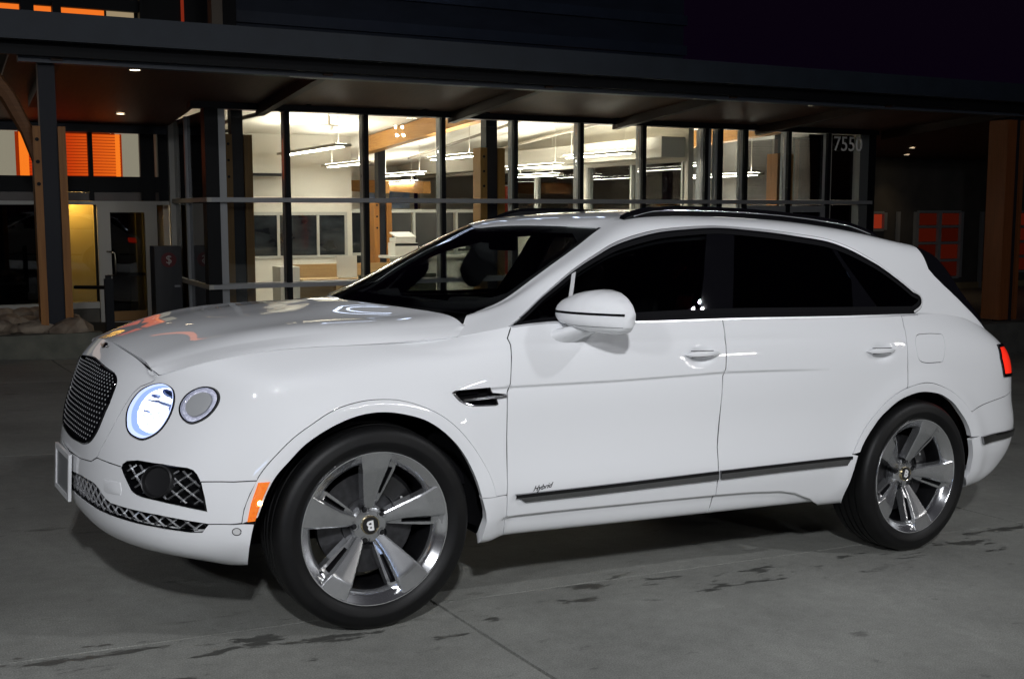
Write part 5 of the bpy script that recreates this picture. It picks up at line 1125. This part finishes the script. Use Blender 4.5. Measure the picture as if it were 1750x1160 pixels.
CP('mirror_glass', [(.9895, y, z) for y, z in ((-.94, 1.16), (-1.15, 1.165), (-1.15, 1.26), (-1.05, 1.295), (-.94, 1.27))], [(0, 1, 2, 3, 4)], chrome, wm, False)
# --- roof rails
ru = np.linspace(1.03, 2.72, 60); rp = K3.pos(ru, np.full(60, vC+.012), 0); V = []; F = []
for i, p in enumerate(rp):
    q = i/59; lift = .045*min(1, q/.10, (1-q)/.13)**.7+.0
    c = p+np.array([0, 0, lift*.62+.002]); V += [c+np.array([0, dy, dz]) for dy, dz in ((-.016, -.022-lift*.5), (-.021, .0), (-.012, .014), (.012, .015), (.021, 0), (.016, -.022-lift*.5))]
F = [(i*6+k, i*6+(k+1) % 6, (i+1)*6+(k+1) % 6, (i+1)*6+k) for i in range(59) for k in range(6)]+[(0, 5, 4, 3, 2, 1), (354, 355, 356, 357, 358, 359)]
rail = CP('roof_rail', np.array(V), F, gloss_black, None, False, None, True)
rs = MB(); rs.tube([np.array(V[i*6+1])+[0, -.001, -.006] for i in range(2, 58)], .0035, 6); CP('rail_strip', rs.V, rs.F, chrome, rail, True)
# --- rear spoiler lip
V = []; F = []; vv = np.linspace(vC+.0, 2*V3-vC, 30); a = K3.pos(np.full(30, tail_u-.30), vv, .001); b = K3.pos(np.full(30, tail_u-.02), vv, .008)
b = b+np.array([.035, 0, .006]); c = b+np.array([.006, 0, -.035]); d = K3.pos(np.full(30, tail_u+.05), vv, -.006); V = np.concatenate([a, b, c, d])
F = [(k*30+i, (k+1)*30+i, (k+1)*30+i+1, k*30+i+1) for k in range(3) for i in range(29)]
CP('roof_spoiler', V, F, paint, None, True).data.set_sharp_from_angle(angle=math.radians(40))
# --- underside, wheel housings
mb = MB(); mb.box(-.60, 3.70, -.60, .60, .28, .62); mb.box(.50, 2.45, -.88, .88, .295, .50); mb.box(-.72, -.50, -.42, .42, .32, .80); mb.box(-.48, .30, -.48, .48, .60, .95); mb.box(3.45, 3.95, -.72, .72, .36, .9); mb.box(.30, .46, -.80, .80, .5, 1.02)
mb.build('underbody', lining, car)
for xc in (-.02, 2.985):
    mb = MB(); mb.lathe([(.488, -.885), (.488, -.60), (.10, -.58)], 40, 'y', (xc, 0, .376), 0 if 0 else math.radians(-4), math.radians(184))
    CP('wheel_housing', mb.V, mb.F, lining, None, True, None, True)
# --- cabin
def soft(name, c, d, m, bev=.04, rot=(0, 0, 0), parent=None):
    mb = MB().cbox((0, 0, 0), d); o = mb.build(name, m, parent or car); o.location = c; o.rotation_euler = rot
    md = o.modifiers.new('b', 'BEVEL'); md.width = bev; md.segments = 3; return o
for y in (-.38, .38):
    seat = soft('front_seat', (1.86, y, .68), (.52, .50, .18), leather)
    soft('seat_back', (.30, 0, .36), (.16, .50, .62), leather, .05, (0, math.radians(14), 0), seat)
    soft('head_rest', (.385, 0, .70), (.10, .26, .19), leather, .04, (0, math.radians(10), 0), seat)
rseat = soft('rear_seat', (2.62, 0, .70), (.50, 1.26, .18), leather); soft('seat_back', (.32, 0, .36), (.16, 1.30, .66), leather, .05, (0, math.radians(16), 0), rseat)
soft('dashboard', (.72, 0, 1.06), (.48, 1.46, .26), cabin, .09)
soft('instrument_hood', (.74, -.38, 1.20), (.20, .36, .07), cabin, .03)
mb = MB(); mb.lathe([(.185+.016*math.cos(t), .016*math.sin(t)) for t in np.linspace(0, 2*PI, 9)], 32, 'x'); mb.box(-.01, .02, -.17, .17, -.02, .02); mb.cbox((0, 0, 0), (.05, .12, .12))
sw = mb.build('steering_wheel', cabin, car, True); sw.location = (1.0, -.38, 1.06); sw.rotation_euler = (0, math.radians(-24), 0)
soft('rear_view_mirror', (1.05, 0, 1.49), (.03, .24, .075), cabin, .015); soft('sensor_housing', (.98, 0, 1.53), (.10, .13, .09), cabin, .03)
MB().box(.45, 3.5, -.84, .84, .60, .64).build('cabin_floor', lining, car)
for y in (-.83, .83): MB().box(.60, 3.3, y-.012, y+.012, .6, 1.12).build('door_card', cabin, car)
MB().box(3.10, 3.14, -.60, .60, .6, 1.40).build('parcel_screen', lining, car)

# --- wheels
RR = .2952
def dep(r):
    if r > .76: return -.1145+.010*(.985-r)/.225
    return -.1045+.066*(.76-r)/.56
XL = ([.18, .25, .36, .5, .7, .88, .985], [-.062, -.072, -.094, -.122, -.158, -.192, -.212])
XR = ([.18, .25, .36, .5, .7, .88, .985], [.050, .052, .060, .080, .124, .172, .200])
XW = ([.18, .25, .36, .5, .7, .80, .88, .985], [.068, .090, .130, .182, .252, .284, .300, .318])
def spoke_meshes():
    ys = list(np.linspace(.18, .985, 27)); V = []; pc = lambda p: (p[0], p[1], math.sqrt(max(p[2]**2-p[0]**2, 1e-6))); F = []; SV = []; SF = []
    for y in ys:
        xl, xr, xw = np.interp(y, *XL), np.interp(y, *XR), np.interp(y, *XW); D = dep(y)
        dw = .012+.008*sstep(.3, .8, np.array(y)); taper = 1-sstep(.84, .95, np.array(y))
        V += [(xl*RR-.004, D+.050, y*RR), (xl*RR-.002, D+.005, y*RR), (xl*RR+.004, D, y*RR), ((xl+xr)/2*RR, D-.0015, y*RR), (xr*RR-.002, D+.0005, y*RR), (xr*RR+.001, D+.002, y*RR)]; V[-6:] = [pc(q) for q in V[-6:]]
        a, b = xr+(xw-xr)*.24, xr+(xw-xr)*.72; ins_ = .40 < y < .82
        V += [(a*RR, D+dw*.55*taper+.004, y*RR), (b*RR, D+dw*.95*taper+.004, y*RR), (xw*RR, D+dw*1.05*taper+.004, y*RR), (xw*RR+.003, D+.058, y*RR)]; V[-4:] = [pc(q) for q in V[-4:]]
    W_ = 10
    for i in range(len(ys)-1):
        inside = ys[i] > .40 and ys[i+1] < .83
        for k in range(W_-1):
            if k == 6 and inside: continue
            F.append((i*W_+k, (i+1)*W_+k, (i+1)*W_+k+1, i*W_+k+1))
    idx = [i for i in range(len(ys)-1) if ys[i] > .40 and ys[i+1] < .83]; i0, i1 = idx[0], idx[-1]+1
    for i in range(i0, i1+1):
        A, B = np.array(V[i*W_+6]), np.array(V[i*W_+7]); SV += [A, B, A*.8+B*.2+[0, .030, 0], A*.2+B*.8+[0, .030, 0]]
    for i in range(i1-i0): q = i*4; SF += [(q, q+4, q+6, q+2), (q+2, q+6, q+7, q+3), (q+3, q+7, q+5, q+1)]
    q = (i1-i0)*4; SF += [(0, 2, 3, 1), (q, q+1, q+3, q+2)]
    return V, F, SV, SF
sV, sF, tV, tF = spoke_meshes()
def me_of(name, V, F, m, ang=35):
    o = mesh(name, V, F, m, None, True); me = o.data; me.set_sharp_from_angle(angle=math.radians(ang)); bpy.data.objects.remove(o); return me
spoke_me = me_of('spoke', sV, sF, machined, 22); slot_me = me_of('spoke_slot', tV, tF, mat('slot_dark', (.02, .02, .022), .35, .5), 30)
mb = MB(); mb.lathe([(.284, -.100), (.292, -.108), (.299, -.116), (.310, -.124), (.322, -.1285), (.330, -.1318), (.336, -.1318), (.340, -.1305), (.356, -.1290), (.370, -.1235), (.378, -.1165), (.384, -.107), (.3875, -.095), (.3895, -.070), (.3895, -.066), (.383, -.065), (.383, -.057), (.3900, -.056), (.3912, -.024), (.384, -.023), (.384, -.013), (.3915, -.012), (.3915, .012), (.384, .013), (.384, .023), (.3912, .024), (.3900, .056), (.383, .057), (.383, .065), (.3895, .066), (.387, .095), (.384, .107), (.37, .123), (.33, .131), (.284, .10)], 72, 'y')
tyre_me = me_of('tyre', mb.V, mb.F, rubber, 40)
mb = MB(); mb.lathe([(.2945, -.100), (.2955, -.1140), (.2935, -.1168), (.2900, -.1165), (.2870, -.1130), (.2640, -.0990), (.2490, -.0800), (.2450, -.066)], 72, 'y')
rim_me = me_of('rim', mb.V, mb.F, alloy, 30)
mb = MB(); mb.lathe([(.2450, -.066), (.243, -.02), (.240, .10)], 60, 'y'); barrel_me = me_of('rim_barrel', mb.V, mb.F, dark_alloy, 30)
mb = MB(); mb.lathe([(.0, -.043), (.050, -.0425), (.066, -.0395), (.074, -.032), (.076, .02)], 40, 'y'); hub_me = me_of('wheel_hub', mb.V, mb.F, machined, 30)
mb = MB(); mb.lathe([(.036, -.040), (.0365, -.050), (.0345, -.0525), (.0325, -.0510)], 40, 'y'); ring_me = me_of('cap_ring', mb.V, mb.F, mat('cap_gold_chrome', (.75, .62, .36), .12, 1.0), 40)
mb = MB(); mb.lathe([(.0, -.0512), (.0328, -.0510)], 40, 'y'); cap_me = me_of('hub_cap', mb.V, mb.F, mat('cap_black', (.006, .005, .006), .15, 0, 1.0), 30)
mb = MB(); mb.lathe([(.0175, -.046), (.0178, -.030), (.0175, -.012)], 20, 'y'); mb.lathe([(.0, -.030), (.0175, -.030)], 20, 'y'); nuthole_me = me_of('nut_recess', mb.V, mb.F, satin_black, 30)
mb = MB(); mb.lathe([(.0, -.0475), (.0075, -.0465), (.0115, -.041), (.0115, -.012)], 12, 'y'); nut_me = me_of('wheel_nut', mb.V, mb.F, mat('nut_black', (.03, .03, .032), .3, .6), 40)
mb = MB(); mb.lathe([(.03, .002), (.195, .002), (.195, .030), (.03, .030)], 48, 'y'); mb.lathe([(.03, -.008), (.10, -.008), (.10, .01)], 48, 'y')
disc_me = me_of('brake_disc', mb.V, mb.F, noise_mat('brake_steel', (.05, .05, .052), (.075, .075, .08), 40, .45, 0, .7), 30)
mb = MB(); mb.lathe([(.125, -.016), (.20, -.016), (.215, .0), (.215, .05)], 14, 'y', (0, 0, 0), math.radians(8), math.radians(72)); mb.lathe([(.125, .05), (.125, -.016)], 14, 'y', (0, 0, 0), math.radians(8), math.radians(72))
cal_me = me_of('brake_caliper', mb.V, mb.F, mat('caliper_black', (.012, .012, .013), .35, 0, .6), 40)
def face_text(name, body, size, m, parent, r, a, y, rot, bold=.0):
    o = text_mesh(name, body, size, m, parent, .0008, 0, bold)
    o.matrix_local = Matrix.Translation((r*math.cos(a), y, r*math.sin(a))) @ Matrix.Rotation(-rot, 4, 'Y') @ Matrix.Rotation(PI/2, 4, 'X'); return o
def wheel(x, y, z, rot, steer, side, emb):
    w = empty('wheel', (x, y, z), rz=steer+(0 if side < 0 else PI), parent=car)
    add = lambda me, ry=0., loc=(0, 0, 0): (lambda o: (setattr(o, 'location', loc), setattr(o, 'rotation_euler', (0, -ry, 0))))(link(me.name, me, None, w))
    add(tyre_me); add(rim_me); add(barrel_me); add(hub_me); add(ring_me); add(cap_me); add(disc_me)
    add(cal_me, 0 if side < 0 else PI)
    for k in range(5):
        a = rot+k*2*PI/5; add(spoke_me, a-PI/2); add(slot_me, a-PI/2)
        an = a+math.radians(20); p = (.0625*math.cos(an), 0, .0625*math.sin(an)); add(nuthole_me, 0, p); add(nut_me, 0, p)
    face_text('cap_emblem', 'B', .052, white_letter, w, 0, 0, -.0525, emb, .0016)
    face_text('caliper_emblem', 'B', .020, white_letter, w, .165, math.radians(33), -.0175, math.radians(20))
    mb = MB(); mb.tube([(0, -.075, 0), (0, -.098, 0)], .004, 8); vs = mb.build('valve', satin_black, w); vs.location = (.252*math.cos(rot+2.2), 0, .252*math.sin(rot+2.2))
    return w
wheel(0.0, -.84, .391, math.radians(91), math.radians(-2.7), -1, math.radians(188))
wheel(2.995, -.845, .391, math.radians(72), 0, -1, math.radians(-17))
wheel(0.0, .84, .391, math.radians(40), math.radians(-2.7), 1, 0)
wheel(2.995, .845, .391, math.radians(10), 0, 1, 0)
